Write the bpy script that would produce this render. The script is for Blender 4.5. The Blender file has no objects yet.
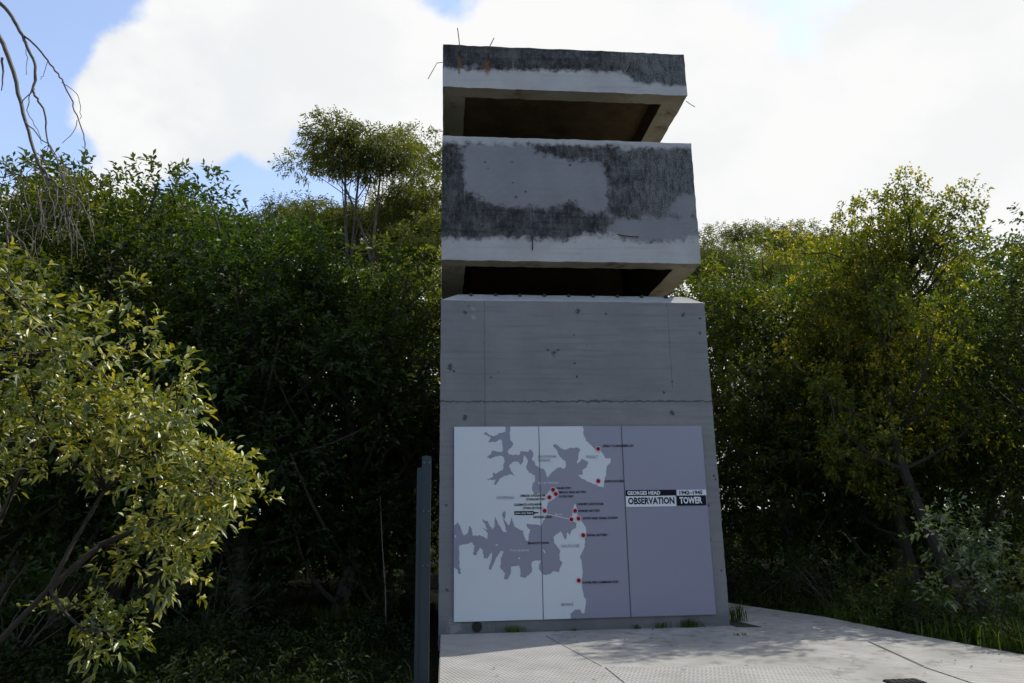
import bpy, bmesh, math, random
import numpy as np
from mathutils import Matrix, Vector
from mathutils.geometry import tessellate_polygon

random.seed(7)
S = bpy.context.scene
COL = S.collection
R = math.radians

# ------------------------------------------------------------------ camera
FPX, PITCH, ROLL, YAW = 720.0, 0.2358, -0.0157, 0.0926
CAM = np.array([0.092, -10.2549, 1.5351])
_cy, _sy, _cp, _sp = math.cos(YAW), math.sin(YAW), math.cos(PITCH), math.sin(PITCH)
FW = np.array([_sy * _cp, _cy * _cp, _sp])
_r = np.array([_cy, -_sy, 0.0]); _u = np.cross(_r, FW)
RT = _r * math.cos(ROLL) + _u * math.sin(ROLL)
UP = -_r * math.sin(ROLL) + _u * math.cos(ROLL)
cam = bpy.data.cameras.new('camera')
cam.sensor_width = 36.0; cam.lens = FPX * 36.0 / 1024.0
cam.clip_start = 0.05; cam.clip_end = 3000
cam_o = bpy.data.objects.new('camera', cam); COL.objects.link(cam_o)
m = Matrix.Identity(4)
for i in range(3):
    m[i][0] = RT[i]; m[i][1] = UP[i]; m[i][2] = -FW[i]; m[i][3] = CAM[i]
cam_o.matrix_world = m
S.camera = cam_o
S.render.resolution_x, S.render.resolution_y = 1024, 683

def at(px, py, y):
    """point of the plane y = const seen at a photo position (survey helper)"""
    v = FW + RT * (px - 512) / FPX - UP * (py - 341.5) / FPX
    return CAM + v * ((y - CAM[1]) / v[1])
def sky_dir(px, py):
    v = FW + RT * (px - 512) / FPX - UP * (py - 341.5) / FPX
    return v / np.linalg.norm(v)

# ------------------------------------------------------------------ world, sun, exposure
SUN_EL, SUN_AZ = 48.0, 23.0           # azimuth measured from +x towards +y (behind the tower)
SUN = np.array([math.cos(R(SUN_EL)) * math.cos(R(SUN_AZ)), math.cos(R(SUN_EL)) * math.sin(R(SUN_AZ)), math.sin(R(SUN_EL))])
W = bpy.data.worlds.new('World'); S.world = W; W.use_nodes = True
nt = W.node_tree; nt.nodes.clear()
def nd(tree, kind, **kw):
    n = tree.nodes.new(kind)
    for k, v in kw.items():
        if k.startswith('i_'):
            key = k[2:]
            key = int(key) if key.isdigit() else key
            n.inputs[key].default_value = v
        else: setattr(n, k, v)
    return n
def mth(tree, op, a, b=None, c=None, clamp=False):
    n = tree.nodes.new('ShaderNodeMath'); n.operation = op; n.use_clamp = clamp
    for i, x in enumerate((a, b, c)):
        if x is None: continue
        if isinstance(x, (int, float)): n.inputs[i].default_value = x
        else: tree.links.new(x, n.inputs[i])
    return n.outputs[0]
def smooth(tree, x, lo, hi):
    n = tree.nodes.new('ShaderNodeMapRange'); n.interpolation_type = 'SMOOTHSTEP'
    n.inputs['From Min'].default_value = lo; n.inputs['From Max'].default_value = hi
    tree.links.new(x, n.inputs['Value']); return n.outputs[0]
def mixc(tree, f, a, b, mode='MIX'):
    n = tree.nodes.new('ShaderNodeMix'); n.data_type = 'RGBA'; n.blend_type = mode
    for s, x in ((n.inputs[0], f), (n.inputs[6], a), (n.inputs[7], b)):
        if isinstance(x, (int, float)): s.default_value = x
        elif isinstance(x, (tuple, list)): s.default_value = tuple(x) + ((1.0,) if len(x) == 3 else ())
        else: tree.links.new(x, s)
    return n.outputs[2]

sky = nd(nt, 'ShaderNodeTexSky', sky_type='NISHITA', sun_disc=False, sun_elevation=R(SUN_EL), sun_rotation=R(90 - SUN_AZ), air_density=1.0, dust_density=0.6, ozone_density=1.6)
tc = nd(nt, 'ShaderNodeTexCoord')
def dotdir(d):
    n = nt.nodes.new('ShaderNodeVectorMath'); n.operation = 'DOT_PRODUCT'
    nt.links.new(tc.outputs['Generated'], n.inputs[0]); n.inputs[1].default_value = tuple(float(q) for q in d)
    return n.outputs['Value']
n1 = nd(nt, 'ShaderNodeTexNoise', i_Scale=4.2, i_Detail=11.0, i_Roughness=0.60, i_Distortion=0.15)
mp = nd(nt, 'ShaderNodeMapping'); mp.inputs['Scale'].default_value = (1, 1, 1.5); mp.inputs['Location'].default_value = (3.1, 1.7, 0.4)
nt.links.new(tc.outputs['Generated'], mp.inputs['Vector']); nt.links.new(mp.outputs[0], n1.inputs['Vector'])
dens = mth(nt, 'ADD', n1.outputs['Fac'], 0.20)
for (px, py, ang, amt) in ((-70, 60, 10.5, .36), (20, -20, 8, .30), (120, -45, 6, .2), (240, 80, 11, -.20), (150, 110, 6, -.16), (390, 80, 7, -.15), (310, 110, 6, -.14), (440, -15, 5, .12), (470, -25, 5, .10), (815, -5, 6, .20), (740, 190, 9, -.2), (900, 110, 14, -.12), (45, 150, 5, .14), (300, 180, 6, .40), (205, 195, 5, .36), (95, 165, 3, .2)):
    dd = smooth(nt, dotdir(sky_dir(px, py)), math.cos(R(ang)), 1.0 - (1 - math.cos(R(ang))) * .1)
    dens = mth(nt, 'SUBTRACT', dens, mth(nt, 'MULTIPLY', dd, amt))
back = smooth(nt, dotdir((0, -1, 0.15)), -0.1, 0.7)          # clearer, bluer sky opposite the clouds
dens = mth(nt, 'SUBTRACT', dens, mth(nt, 'MULTIPLY', back, .30))
cover = mth(nt, 'ADD', mth(nt, 'MULTIPLY', smooth(nt, dens, 0.45, 0.62), .90), .10)
n2 = nd(nt, 'ShaderNodeTexNoise', i_Scale=5.0, i_Detail=8.0, i_Roughness=0.55)
nt.links.new(mp.outputs[0], n2.inputs['Vector'])
bright = smooth(nt, dotdir(SUN), -0.2, 0.75)
cl = mixc(nt, smooth(nt, n2.outputs['Fac'], .36, .60), (0.74, 0.79, 0.84), (0.98, 0.985, 0.99))
cl = mixc(nt, mth(nt, 'MULTIPLY', bright, .72), cl, (1.0, 1.0, 0.99))
skys = mixc(nt, 1.0, sky.outputs[0], (0.15, 0.139, 0.137), 'MULTIPLY')
bg1 = nd(nt, 'ShaderNodeBackground', i_Strength=1.0); nt.links.new(skys, bg1.inputs[0])
bg2 = nd(nt, 'ShaderNodeBackground', i_Strength=0.455); nt.links.new(cl, bg2.inputs[0])
mx = nd(nt, 'ShaderNodeMixShader'); nt.links.new(cover, mx.inputs[0]); nt.links.new(bg1.outputs[0], mx.inputs[1]); nt.links.new(bg2.outputs[0], mx.inputs[2])
wo = nd(nt, 'ShaderNodeOutputWorld'); nt.links.new(mx.outputs[0], wo.inputs[0])
W.cycles.sampling_method = 'MANUAL'; W.cycles.sample_map_resolution = 512

sun = bpy.data.lights.new('sun', 'SUN'); sun.energy = 2.3; sun.angle = R(0.55); sun.color = (1.0, 0.94, 0.83)
sun_o = bpy.data.objects.new('sun', sun); COL.objects.link(sun_o)
sun_o.rotation_euler = Vector((-SUN[0], -SUN[1], -SUN[2])).to_track_quat('-Z', 'Y').to_euler()
sun_o.location = (20, 8, 25)
vs = S.view_settings
vs.view_transform = 'Standard'; vs.look = 'None'; vs.exposure = 1.1; vs.gamma = 1.0; vs.use_curve_mapping = False
S.cycles.max_bounces = 8; S.cycles.diffuse_bounces = 3; S.cycles.glossy_bounces = 2; S.cycles.transmission_bounces = 4
S.cycles.use_denoising = True

# ------------------------------------------------------------------ object helpers
def tag(o, label=None, cat=None, group=None, kind=None):
    if label: o['label'] = label
    if cat: o['category'] = cat
    if group: o['group'] = group
    if kind: o['kind'] = kind
    return o
def link(name, me, mats=(), parent=None):
    o = bpy.data.objects.new(name, me); COL.objects.link(o)
    for q in (mats if isinstance(mats, (list, tuple)) else [mats]):
        if q is not None and q.name not in [z.name for z in me.materials if z]: me.materials.append(q)
    if parent: o.parent = parent
    return o
def empty(name, loc=(0, 0, 0)):
    o = bpy.data.objects.new(name, None); COL.objects.link(o); o.location = loc; o.empty_display_size = .2
    return o
def npmesh(name, V, F, attrs=None, mat_index=None, smooth_shade=False):
    """V (n,3), F (m,k) with k = 3 or 4"""
    V = np.asarray(V, dtype=np.float32); F = np.asarray(F, dtype=np.int32)
    me = bpy.data.meshes.new(name)
    me.vertices.add(len(V)); me.vertices.foreach_set('co', V.ravel())
    k = F.shape[1]
    me.loops.add(F.size); me.loops.foreach_set('vertex_index', F.ravel())
    me.polygons.add(len(F)); me.polygons.foreach_set('loop_start', np.arange(0, F.size, k, dtype=np.int32))
    me.polygons.foreach_set('loop_total', np.full(len(F), k, dtype=np.int32))
    if mat_index is not None: me.polygons.foreach_set('material_index', np.asarray(mat_index, dtype=np.int32))
    me.polygons.foreach_set('use_smooth', np.full(len(F), smooth_shade, dtype=bool))
    for nme, arr in (attrs or {}).items():
        a = me.attributes.new(nme, 'FLOAT', 'POINT'); a.data.foreach_set('value', np.asarray(arr, dtype=np.float32))
    me.update(); me.validate()
    return me
class MB:
    def __init__(s): s.v = []; s.f = []
    def box(s, x0, x1, y0, y1, z0, z1, ch=0.0):
        bm = bmesh.new(); bmesh.ops.create_cube(bm, size=1.0)
        for v in bm.verts: v.co = Vector(((x0 + x1) / 2 + v.co.x * (x1 - x0), (y0 + y1) / 2 + v.co.y * (y1 - y0), (z0 + z1) / 2 + v.co.z * (z1 - z0)))
        if ch: bmesh.ops.bevel(bm, geom=bm.edges[:], offset=ch, segments=2, affect='EDGES')
        s.add(bm); return s
    def add(s, bm):
        b = len(s.v); bm.verts.ensure_lookup_table(); bm.verts.index_update()
        s.v += [tuple(v.co) for v in bm.verts]; s.f += [[b + v.index for v in f.verts] for f in bm.faces]; bm.free()
    def tube(s, pts, rad, n=6, cap=True):
        P = [Vector(p) for p in pts]; b0 = len(s.v)
        ref = Vector((0.3, 0.5, 0.81))
        for i, p in enumerate(P):
            t = (P[min(i + 1, len(P) - 1)] - P[max(i - 1, 0)]).normalized()
            a = t.cross(ref); a = a.normalized() if a.length > 1e-4 else Vector((1, 0, 0)); c = t.cross(a)
            r = rad[i] if isinstance(rad, (list, tuple)) else rad
            for k in range(n):
                th = 2 * math.pi * k / n
                s.v.append(tuple(p + (a * math.cos(th) + c * math.sin(th)) * r))
        for i in range(len(P) - 1):
            for k in range(n):
                s.f.append([b0 + i * n + k, b0 + i * n + (k + 1) % n, b0 + (i + 1) * n + (k + 1) % n, b0 + (i + 1) * n + k])
        if cap: s.f.append([b0 + k for k in range(n)][::-1]); s.f.append([b0 + (len(P) - 1) * n + k for k in range(n)])
        return s
    def prism(s, poly, y0, y1):
        """polygon in the x-z plane, from y0 (front) to y1 (back)"""
        tri = tessellate_polygon([[Vector((p[0], p[1], 0)) for p in poly]]); n = len(poly); b = len(s.v)
        s.v += [(p[0], y0, p[1]) for p in poly] + [(p[0], y1, p[1]) for p in poly]
        area = sum(poly[i][0] * poly[(i + 1) % n][1] - poly[(i + 1) % n][0] * poly[i][1] for i in range(n))
        for t in tri:
            a, c, d = t
            cr = (poly[c][0] - poly[a][0]) * (poly[d][1] - poly[a][1]) - (poly[c][1] - poly[a][1]) * (poly[d][0] - poly[a][0])
            s.f.append([b + a, b + c, b + d] if cr > 0 else [b + a, b + d, b + c])
        for i in range(n):
            j = (i + 1) % n
            s.f.append([b + i, b + n + i, b + n + j, b + j] if area > 0 else [b + i, b + j, b + n + j, b + n + i])
        return s
    def flat(s, poly, z):
        tri = tessellate_polygon([[Vector((p[0], p[1], 0)) for p in poly]]); b = len(s.v)
        s.v += [(p[0], p[1], z) for p in poly]
        for a, c, d in tri:
            cr = (poly[c][0] - poly[a][0]) * (poly[d][1] - poly[a][1]) - (poly[c][1] - poly[a][1]) * (poly[d][0] - poly[a][0])
            s.f.append([b + a, b + c, b + d] if cr > 0 else [b + a, b + d, b + c])
        return s
    def build(s, name, mat, parent=None, shade=False):
        me = bpy.data.meshes.new(name); me.from_pydata(s.v, [], s.f); me.update()
        if shade:
            for p in me.polygons: p.use_smooth = True
        return link(name, me, mat, parent)

# ------------------------------------------------------------------ materials
def new_mat(name):
    mt = bpy.data.materials.new(name); mt.use_nodes = True; t = mt.node_tree
    return mt, t, t.nodes['Principled BSDF'], t.nodes['Material Output']
def plain(name, col, rough=.6, metal=0.0, noise=0.12, scale=12.0, spec=.4, bump=0.0):
    mt, t, b, o = new_mat(name)
    c = nd(t, 'ShaderNodeTexCoord'); n = nd(t, 'ShaderNodeTexNoise', i_Scale=scale, i_Detail=5.0, i_Roughness=.6)
    t.links.new(c.outputs['Object'], n.inputs['Vector'])
    lo = tuple(x * (1 - noise) for x in col); hi = tuple(min(1, x * (1 + noise)) for x in col)
    t.links.new(mixc(t, n.outputs['Fac'], lo, hi), b.inputs['Base Color'])
    b.inputs['Roughness'].default_value = rough; b.inputs['Metallic'].default_value = metal; b.inputs['Specular IOR Level'].default_value = spec
    if bump:
        bp = nd(t, 'ShaderNodeBump', i_Strength=bump, i_Distance=.01); t.links.new(n.outputs['Fac'], bp.inputs['Height']); t.links.new(bp.outputs[0], b.inputs['Normal'])
    return mt

def leaf_mat(name, c0, c1, c2, trans, tfac=.36, rough=.5, spec=.33):
    mt, t, b, o = new_mat(name)
    a = nd(t, 'ShaderNodeAttribute', attribute_name='tint')
    rp = nd(t, 'ShaderNodeValToRGB'); rp.color_ramp.elements[0].color = c0 + (1,); rp.color_ramp.elements[1].color = c2 + (1,)
    e = rp.color_ramp.elements.new(.55); e.color = c1 + (1,)
    t.links.new(a.outputs['Fac'], rp.inputs[0]); t.links.new(rp.outputs[0], b.inputs['Base Color'])
    b.inputs['Roughness'].default_value = rough; b.inputs['Specular IOR Level'].default_value = spec
    tr = nd(t, 'ShaderNodeBsdfTranslucent')
    t.links.new(mixc(t, 1.0, rp.outputs[0], trans, 'MULTIPLY'), tr.inputs[0])
    mxs = nd(t, 'ShaderNodeMixShader', i_0=tfac)
    t.links.new(b.outputs[0], mxs.inputs[1]); t.links.new(tr.outputs[0], mxs.inputs[2]); t.links.new(mxs.outputs[0], o.inputs[0])
    return mt
LEAF_DARK = leaf_mat('glossy_dark_leaves', (.010, .022, .005), (.024, .046, .007), (.062, .078, .012), (2.7, 2.7, .6), .40)
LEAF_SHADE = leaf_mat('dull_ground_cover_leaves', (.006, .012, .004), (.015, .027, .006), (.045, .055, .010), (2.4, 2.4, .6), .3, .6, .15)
LEAF_MID = leaf_mat('mid_green_leaves', (.012, .025, .005), (.036, .056, .009), (.115, .122, .018), (2.9, 2.6, .55), .43)
LEAF_YEL = leaf_mat('yellow_green_leaves', (.016, .034, .006), (.066, .088, .013), (.22, .195, .025), (3.0, 2.7, .55), .47)
LEAF_GUM = leaf_mat('gum_leaves', (.030, .042, .012), (.070, .082, .020), (.15, .145, .034), (2.6, 2.6, .7), .44)
LEAF_FRONT = leaf_mat('waxy_lance_leaves', (.022, .040, .008), (.125, .16, .019), (.47, .41, .055), (2.0, 1.9, .5), .22, .40, .8)
LEAF_COOL = leaf_mat('cool_glossy_leaves', (.018, .036, .010), (.060, .095, .030), (.17, .20, .07), (1.8, 2.0, .7), .25, .38, .8)
GRASSM = leaf_mat('grass_blades', (.012, .026, .005), (.044, .078, .009), (.13, .14, .022), (2.6, 2.9, .6), .3, .5, .3)
BARK = plain('bark', (.075, .060, .048), .9, noise=.5, scale=14, bump=.6)
BARK_GUM = plain('brown_gum_bark', (.085, .068, .052), .85, noise=.5, scale=9, bump=.4)
BARK_PALE = plain('pale_gum_bark', (.20, .165, .135), .8, noise=.4, scale=9, bump=.4)
TWIG_DARK = plain('dark_branch_bark', (.040, .032, .024), .9, noise=.4, scale=20)
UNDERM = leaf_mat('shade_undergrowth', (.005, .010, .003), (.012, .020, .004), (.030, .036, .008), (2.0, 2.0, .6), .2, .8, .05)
TWIG = plain('dry_twigs', (.105, .090, .075), .85, noise=.4, scale=20)

def concrete_mat(name, kind):
    mt, t, b, o = new_mat(name)
    c = nd(t, 'ShaderNodeTexCoord')
    vec = c.outputs['Object']
    def noise(scale, det=5.0, rough=.6, sc=None):
        n = nd(t, 'ShaderNodeTexNoise', i_Scale=scale, i_Detail=det, i_Roughness=rough)
        if sc:
            mpn = nd(t, 'ShaderNodeMapping'); mpn.inputs['Scale'].default_value = sc
            t.links.new(vec, mpn.inputs[0]); t.links.new(mpn.outputs[0], n.inputs['Vector'])
        else: t.links.new(vec, n.inputs['Vector'])
        return n.outputs['Fac']
    fine, big = noise(38, 6, .7), noise(1.3, 5, .6)
    boards = noise(7, 4, .6, (.12, .12, 2.2))         # board-formed streaks along x
    sep = nd(t, 'ShaderNodeSeparateXYZ'); t.links.new(vec, sep.inputs[0])
    X, Y, Z = sep.outputs
    wob = noise(9, 4, .6)
    if kind == 'paint':        # plain grey painted concrete of the base
        col = mixc(t, smooth(t, big, .3, .7), (.175, .174, .174), (.212, .210, .207))
        col = mixc(t, smooth(t, boards, .45, .75), col, (.155, .154, .155))
        col = mixc(t, mth(t, 'MULTIPLY', smooth(t, fine, .52, .72), .35), col, (.235, .232, .228))
    elif kind == 'grimy':      # lichen-black concrete with pale repainted patches
        am = nd(t, 'ShaderNodeAttribute', attribute_name='midpaint').outputs['Fac']
        al = nd(t, 'ShaderNodeAttribute', attribute_name='lightpaint').outputs['Fac']
        drip = noise(13, 7, .78, (1.3, 1.3, .34)); speck = noise(60, 4, .75); cl2 = noise(3.2, 7, .72)
        g = mth(t, 'ADD', mth(t, 'MULTIPLY', drip, .42), mth(t, 'ADD', mth(t, 'MULTIPLY', speck, .40), mth(t, 'MULTIPLY', cl2, .60)))
        col = mixc(t, smooth(t, g, .60, .88), (.014, .0135, .0135), (.12, .118, .116))
        col = mixc(t, smooth(t, mth(t, 'ADD', mth(t, 'MULTIPLY', drip, .75), mth(t, 'MULTIPLY', speck, .3)), .62, .72), col, (.18, .18, .17))
        edge = mth(t, 'ADD', mth(t, 'MULTIPLY', mth(t, 'SUBTRACT', wob, .5), .26), mth(t, 'MULTIPLY', mth(t, 'SUBTRACT', cl2, .5), .32))
        pm = smooth(t, mth(t, 'ADD', am, edge), -.06, .05); pl = smooth(t, mth(t, 'ADD', al, mth(t, 'MULTIPLY', edge, .8)), -.06, .05)
        mid = mixc(t, smooth(t, big, .3, .7), (.190, .189, .195), (.222, .220, .224)); mid = mixc(t, mth(t, 'MULTIPLY', smooth(t, boards, .5, .8), .5), mid, (.165, .166, .174))
        lig = mixc(t, smooth(t, big, .3, .7), (.35, .342, .328), (.42, .41, .39)); lig = mixc(t, mth(t, 'MULTIPLY', smooth(t, boards, .5, .75), .6), lig, (.27, .27, .268))
        col = mixc(t, mth(t, 'MULTIPLY', smooth(t, boards, .50, .66), .45), col, (.014, .014, .015))
        worn = mth(t, 'MULTIPLY', smooth(t, mth(t, 'ADD', X, mth(t, 'MULTIPLY', mth(t, 'SUBTRACT', cl2, .5), 2.5)), 2.2, 3.4), smooth(t, mth(t, 'ADD', speck, mth(t, 'MULTIPLY', drip, .6)), .68, .92))
        col = mixc(t, mth(t, 'MULTIPLY', worn, .85), col, (.17, .168, .165))
        vd = noise(1.0, 3, .6, (34, 34, .55)); vd = mth(t, 'MULTIPLY', smooth(t, vd, .60, .70), smooth(t, noise(1.7, 3, .5), .48, .60))
        col = mixc(t, mth(t, 'MULTIPLY', vd, .5), col, (.22, .215, .205))
        col = mixc(t, pm, col, mid); col = mixc(t, pl, col, lig)
    else:                      # raw concrete of the undersides, stained brown
        col = mixc(t, smooth(t, big, .35, .65), (.28, .24, .165), (.37, .33, .25))
        st = noise(2.2, 7, .7)
        col = mixc(t, smooth(t, st, .52, .70), col, (.16, .115, .06))
        col = mixc(t, mth(t, 'MULTIPLY', smooth(t, fine, .55, .8), .4), col, (.12, .11, .09))
    if kind == 'paint':
        lines = mth(t, 'LESS_THAN', mth(t, 'ABSOLUTE', mth(t, 'SUBTRACT', mth(t, 'ADD', Z, mth(t, 'MULTIPLY', mth(t, 'SUBTRACT', wob, .5), .09)), 3.12)), .012)
        vx = mth(t, 'LESS_THAN', mth(t, 'ABSOLUTE', mth(t, 'SUBTRACT', mth(t, 'ADD', X, mth(t, 'MULTIPLY', mth(t, 'SUBTRACT', wob, .5), .03)), .64)), .007)
        vx2 = mth(t, 'MULTIPLY', mth(t, 'LESS_THAN', mth(t, 'ABSOLUTE', mth(t, 'SUBTRACT', mth(t, 'ADD', X, mth(t, 'MULTIPLY', mth(t, 'SUBTRACT', wob, .5), .05)), 3.42)), .006), mth(t, 'GREATER_THAN', Z, 3.3))
        front = mth(t, 'LESS_THAN', Y, .03)
        lines = mth(t, 'MULTIPLY', mth(t, 'MAXIMUM', lines, mth(t, 'MULTIPLY', mth(t, 'MAXIMUM', vx, vx2), .55)), front)
        col = mixc(t, mth(t, 'MULTIPLY', lines, .75), col, (.045, .045, .048))
        # darker green-grey towards the foot, with a wavering upper edge
        foot = smooth(t, mth(t, 'ADD', Z, mth(t, 'MULTIPLY', mth(t, 'SUBTRACT', big, .5), .5)), .26, .02)
        col = mixc(t, mth(t, 'MULTIPLY', foot, .6), col, (.10, .105, .10))
    vo = nd(t, 'ShaderNodeTexVoronoi', i_Scale=4.5); t.links.new(vec, vo.inputs['Vector'])
    rs = nd(t, 'ShaderNodeSeparateColor'); t.links.new(vo.outputs['Color'], rs.inputs[0])
    hole = mth(t, 'MULTIPLY', mth(t, 'LESS_THAN', mth(t, 'ADD', vo.outputs['Distance'], mth(t, 'MULTIPLY', mth(t, 'SUBTRACT', fine, .5), .12)), .085), mth(t, 'GREATER_THAN', rs.outputs[0], .72))
    col = mixc(t, mth(t, 'MULTIPLY', hole, .8), col, (.04, .038, .036))
    def spot(px, pz, r, stretch=1.0):
        n = t.nodes.new('ShaderNodeVectorMath'); n.operation = 'DISTANCE'
        cmb = nd(t, 'ShaderNodeCombineXYZ')
        t.links.new(mth(t, 'ADD', X, mth(t, 'MULTIPLY', mth(t, 'SUBTRACT', fine, .5), r * 3.6)), cmb.inputs[0])
        t.links.new(mth(t, 'MULTIPLY', mth(t, 'ADD', Z, mth(t, 'MULTIPLY', mth(t, 'SUBTRACT', wob, .5), r * 4.5)), 1 / stretch), cmb.inputs[2])
        t.links.new(cmb.outputs[0], n.inputs[0]); n.inputs[1].default_value = (px, 0, pz / stretch); return smooth(t, n.outputs['Value'], r, r * .45)
    def spots(pts, stretch=1.0):
        acc = None
        for (qx, qy, r) in pts:
            p = at(qx, qy, 0); m_ = spot(float(p[0]), float(p[2]), r, stretch); acc = m_ if acc is None else mth(t, 'MAXIMUM', acc, m_)
        return mth(t, 'MULTIPLY', acc, mth(t, 'LESS_THAN', Y, .04))
    if kind == 'paint':
        pk = spots([(465, 312, .035), (578, 312, .045), (683, 315, .04), (548, 350, .035), (554, 354, .055), (558, 350, .03), (450, 367, .05), (491, 377, .022), (577, 377, .025), (574, 335, .02), (672, 414, .045), (465, 417, .04), (700, 319, .03), (700, 333, .03), (672, 381, .02), (606, 314, .025), (708, 505, .03), (710, 540, .035), (446, 505, .03), (447, 590, .03)])
        col = mixc(t, mth(t, 'MULTIPLY', pk, .8), col, (.035, .034, .033))
        col = mixc(t, mth(t, 'MULTIPLY', spots([(473, 309, .04), (474, 318, .05), (455, 626, .12)]), .6), col, (.30, .30, .29))
    if kind == 'grimy':
        col = mixc(t, mth(t, 'MULTIPLY', spots([(459.5, 63, .045), (487, 67, .06), (459, 70, .03)], 3.0), .75), col, (.16, .065, .02))
        col = mixc(t, mth(t, 'MULTIPLY', spots([(485, 162, .02), (512, 162, .022), (516, 197, .03), (570, 165, .03), (569, 200, .025), (488, 168, .02), (603, 70, .03)]), .85), col, (.03, .03, .03))
    t.links.new(col, b.inputs['Base Color']); b.inputs['Roughness'].default_value = .88; b.inputs['Specular IOR Level'].default_value = .25
    h = mth(t, 'ADD', mth(t, 'MULTIPLY', boards, .8), mth(t, 'MULTIPLY', fine, .5)); h = mth(t, 'SUBTRACT', h, mth(t, 'MULTIPLY', hole, 1.0))
    bp = nd(t, 'ShaderNodeBump', i_Strength=.45, i_Distance=.012); t.links.new(h, bp.inputs['Height']); t.links.new(bp.outputs[0], b.inputs['Normal'])
    return mt
INNER = plain('shaded_brown_inner_concrete', (.085, .056, .024), .95, noise=.85, scale=3, bump=.4)  # brown-stained concrete, with the shade of the recesses darkened into its colour
C_PAINT, C_GRIMY, C_RAW = concrete_mat('grey_painted_concrete', 'paint'), concrete_mat('lichen_stained_concrete', 'grimy'), concrete_mat('raw_brown_concrete', 'raw')

# ------------------------------------------------------------------ ground, pavement, grating
def ground_material():
    mt, t, b, o = new_mat('leaf_litter_soil')
    c = nd(t, 'ShaderNodeTexCoord')
    n = nd(t, 'ShaderNodeTexNoise', i_Scale=1.2, i_Detail=9.0, i_Roughness=.7); t.links.new(c.outputs['Object'], n.inputs['Vector'])
    v = nd(t, 'ShaderNodeTexVoronoi', i_Scale=22.0); t.links.new(c.outputs['Object'], v.inputs['Vector'])
    k = mixc(t, smooth(t, n.outputs['Fac'], .35, .65), (.008, .007, .004), (.007, .010, .003))
    k = mixc(t, mth(t, 'MULTIPLY', smooth(t, v.outputs['Distance'], .35, .1), .5), k, (.020, .015, .008))
    t.links.new(k, b.inputs['Base Color']); b.inputs['Roughness'].default_value = .95; b.inputs['Specular IOR Level'].default_value = .05
    bp = nd(t, 'ShaderNodeBump', i_Strength=.8, i_Distance=.05); t.links.new(v.outputs['Distance'], bp.inputs['Height']); t.links.new(bp.outputs[0], b.inputs['Normal'])
    return mt
rs_ = np.random.RandomState(3)
gx = np.concatenate([[-1500, -300, -80, -40], np.linspace(-24, 24, 97), [40, 80, 300, 1500]]); gy = np.concatenate([[-1500, -300, -60], np.linspace(-18, 40, 117), [60, 120, 400, 1500]])
GX, GY = np.meshgrid(gx, gy)
def ground_z(x, y):
    b = -0.20 + 0.05 * np.sin(x * 1.7 + y * .6) + 0.04 * np.sin(y * 2.3 - x * .9)
    right = 1 / (1 + np.exp(-(x - 5.6) * 3.0))
    return b + right * 0.11 + np.clip(y - 9, 0, 60) * .012
GZ = ground_z(GX, GY)
ny, nx = GX.shape
idx = np.arange(nx * ny).reshape(ny, nx)
F = np.stack([idx[:-1, :-1], idx[:-1, 1:], idx[1:, 1:], idx[1:, :-1]], -1).reshape(-1, 4)
inpave = (GX > .5) & (GX < 4.7) & (GY > -17) & (GY < 4)
GZ = np.where(inpave, -.24, GZ)
tag(link('ground', npmesh('ground', np.stack([GX, GY, GZ], -1).reshape(-1, 3), F, smooth_shade=True), ground_material()), kind='structure')

def pave_material():
    mt, t, b, o = new_mat('weathered_pale_concrete')
    c = nd(t, 'ShaderNodeTexCoord')
    def N(s, d=6.0, r=.65):
        n = nd(t, 'ShaderNodeTexNoise', i_Scale=s, i_Detail=d, i_Roughness=r); t.links.new(c.outputs['Object'], n.inputs['Vector']); return n.outputs['Fac']
    a, f, s = N(1.1), N(45, 4, .7), N(3.5, 7, .7)
    k = mixc(t, smooth(t, a, .3, .7), (.225, .221, .212), (.32, .315, .304))
    k = mixc(t, mth(t, 'MULTIPLY', smooth(t, s, .48, .66), .75), k, (.145, .142, .136))
    k = mixc(t, mth(t, 'MULTIPLY', smooth(t, f, .5, .75), .35), k, (.11, .108, .102))
    t.links.new(k, b.inputs['Base Color']); b.inputs['Roughness'].default_value = .85; b.inputs['Specular IOR Level'].default_value = .3
    bp = nd(t, 'ShaderNodeBump', i_Strength=.35, i_Distance=.01); t.links.new(f, bp.inputs['Height']); t.links.new(bp.outputs[0], b.inputs['Normal'])
    return mt
PAVE = pave_material()
pave_poly = [(.03, -17), (6.5, -17), (6.45, -5), (6.24, -2.55), (5.9, -1.0), (5.66, .54), (5.04, 2.15), (4.7, 3.6), (4.5, 6), (4.02, 6), (4.02, -.005), (.03, -.005)]
mb = MB(); mb.flat(pave_poly, 0.0)
n = len(pave_poly); b0 = len(mb.v); mb.v += [(p[0], p[1], 0.0) for p in pave_poly] + [(p[0], p[1], -.32) for p in pave_poly]
for i in range(n):
    j = (i + 1) % n; mb.f.append([b0 + i, b0 + n + i, b0 + n + j, b0 + j])
tag(mb.build('pavement', PAVE), kind='structure')

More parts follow.
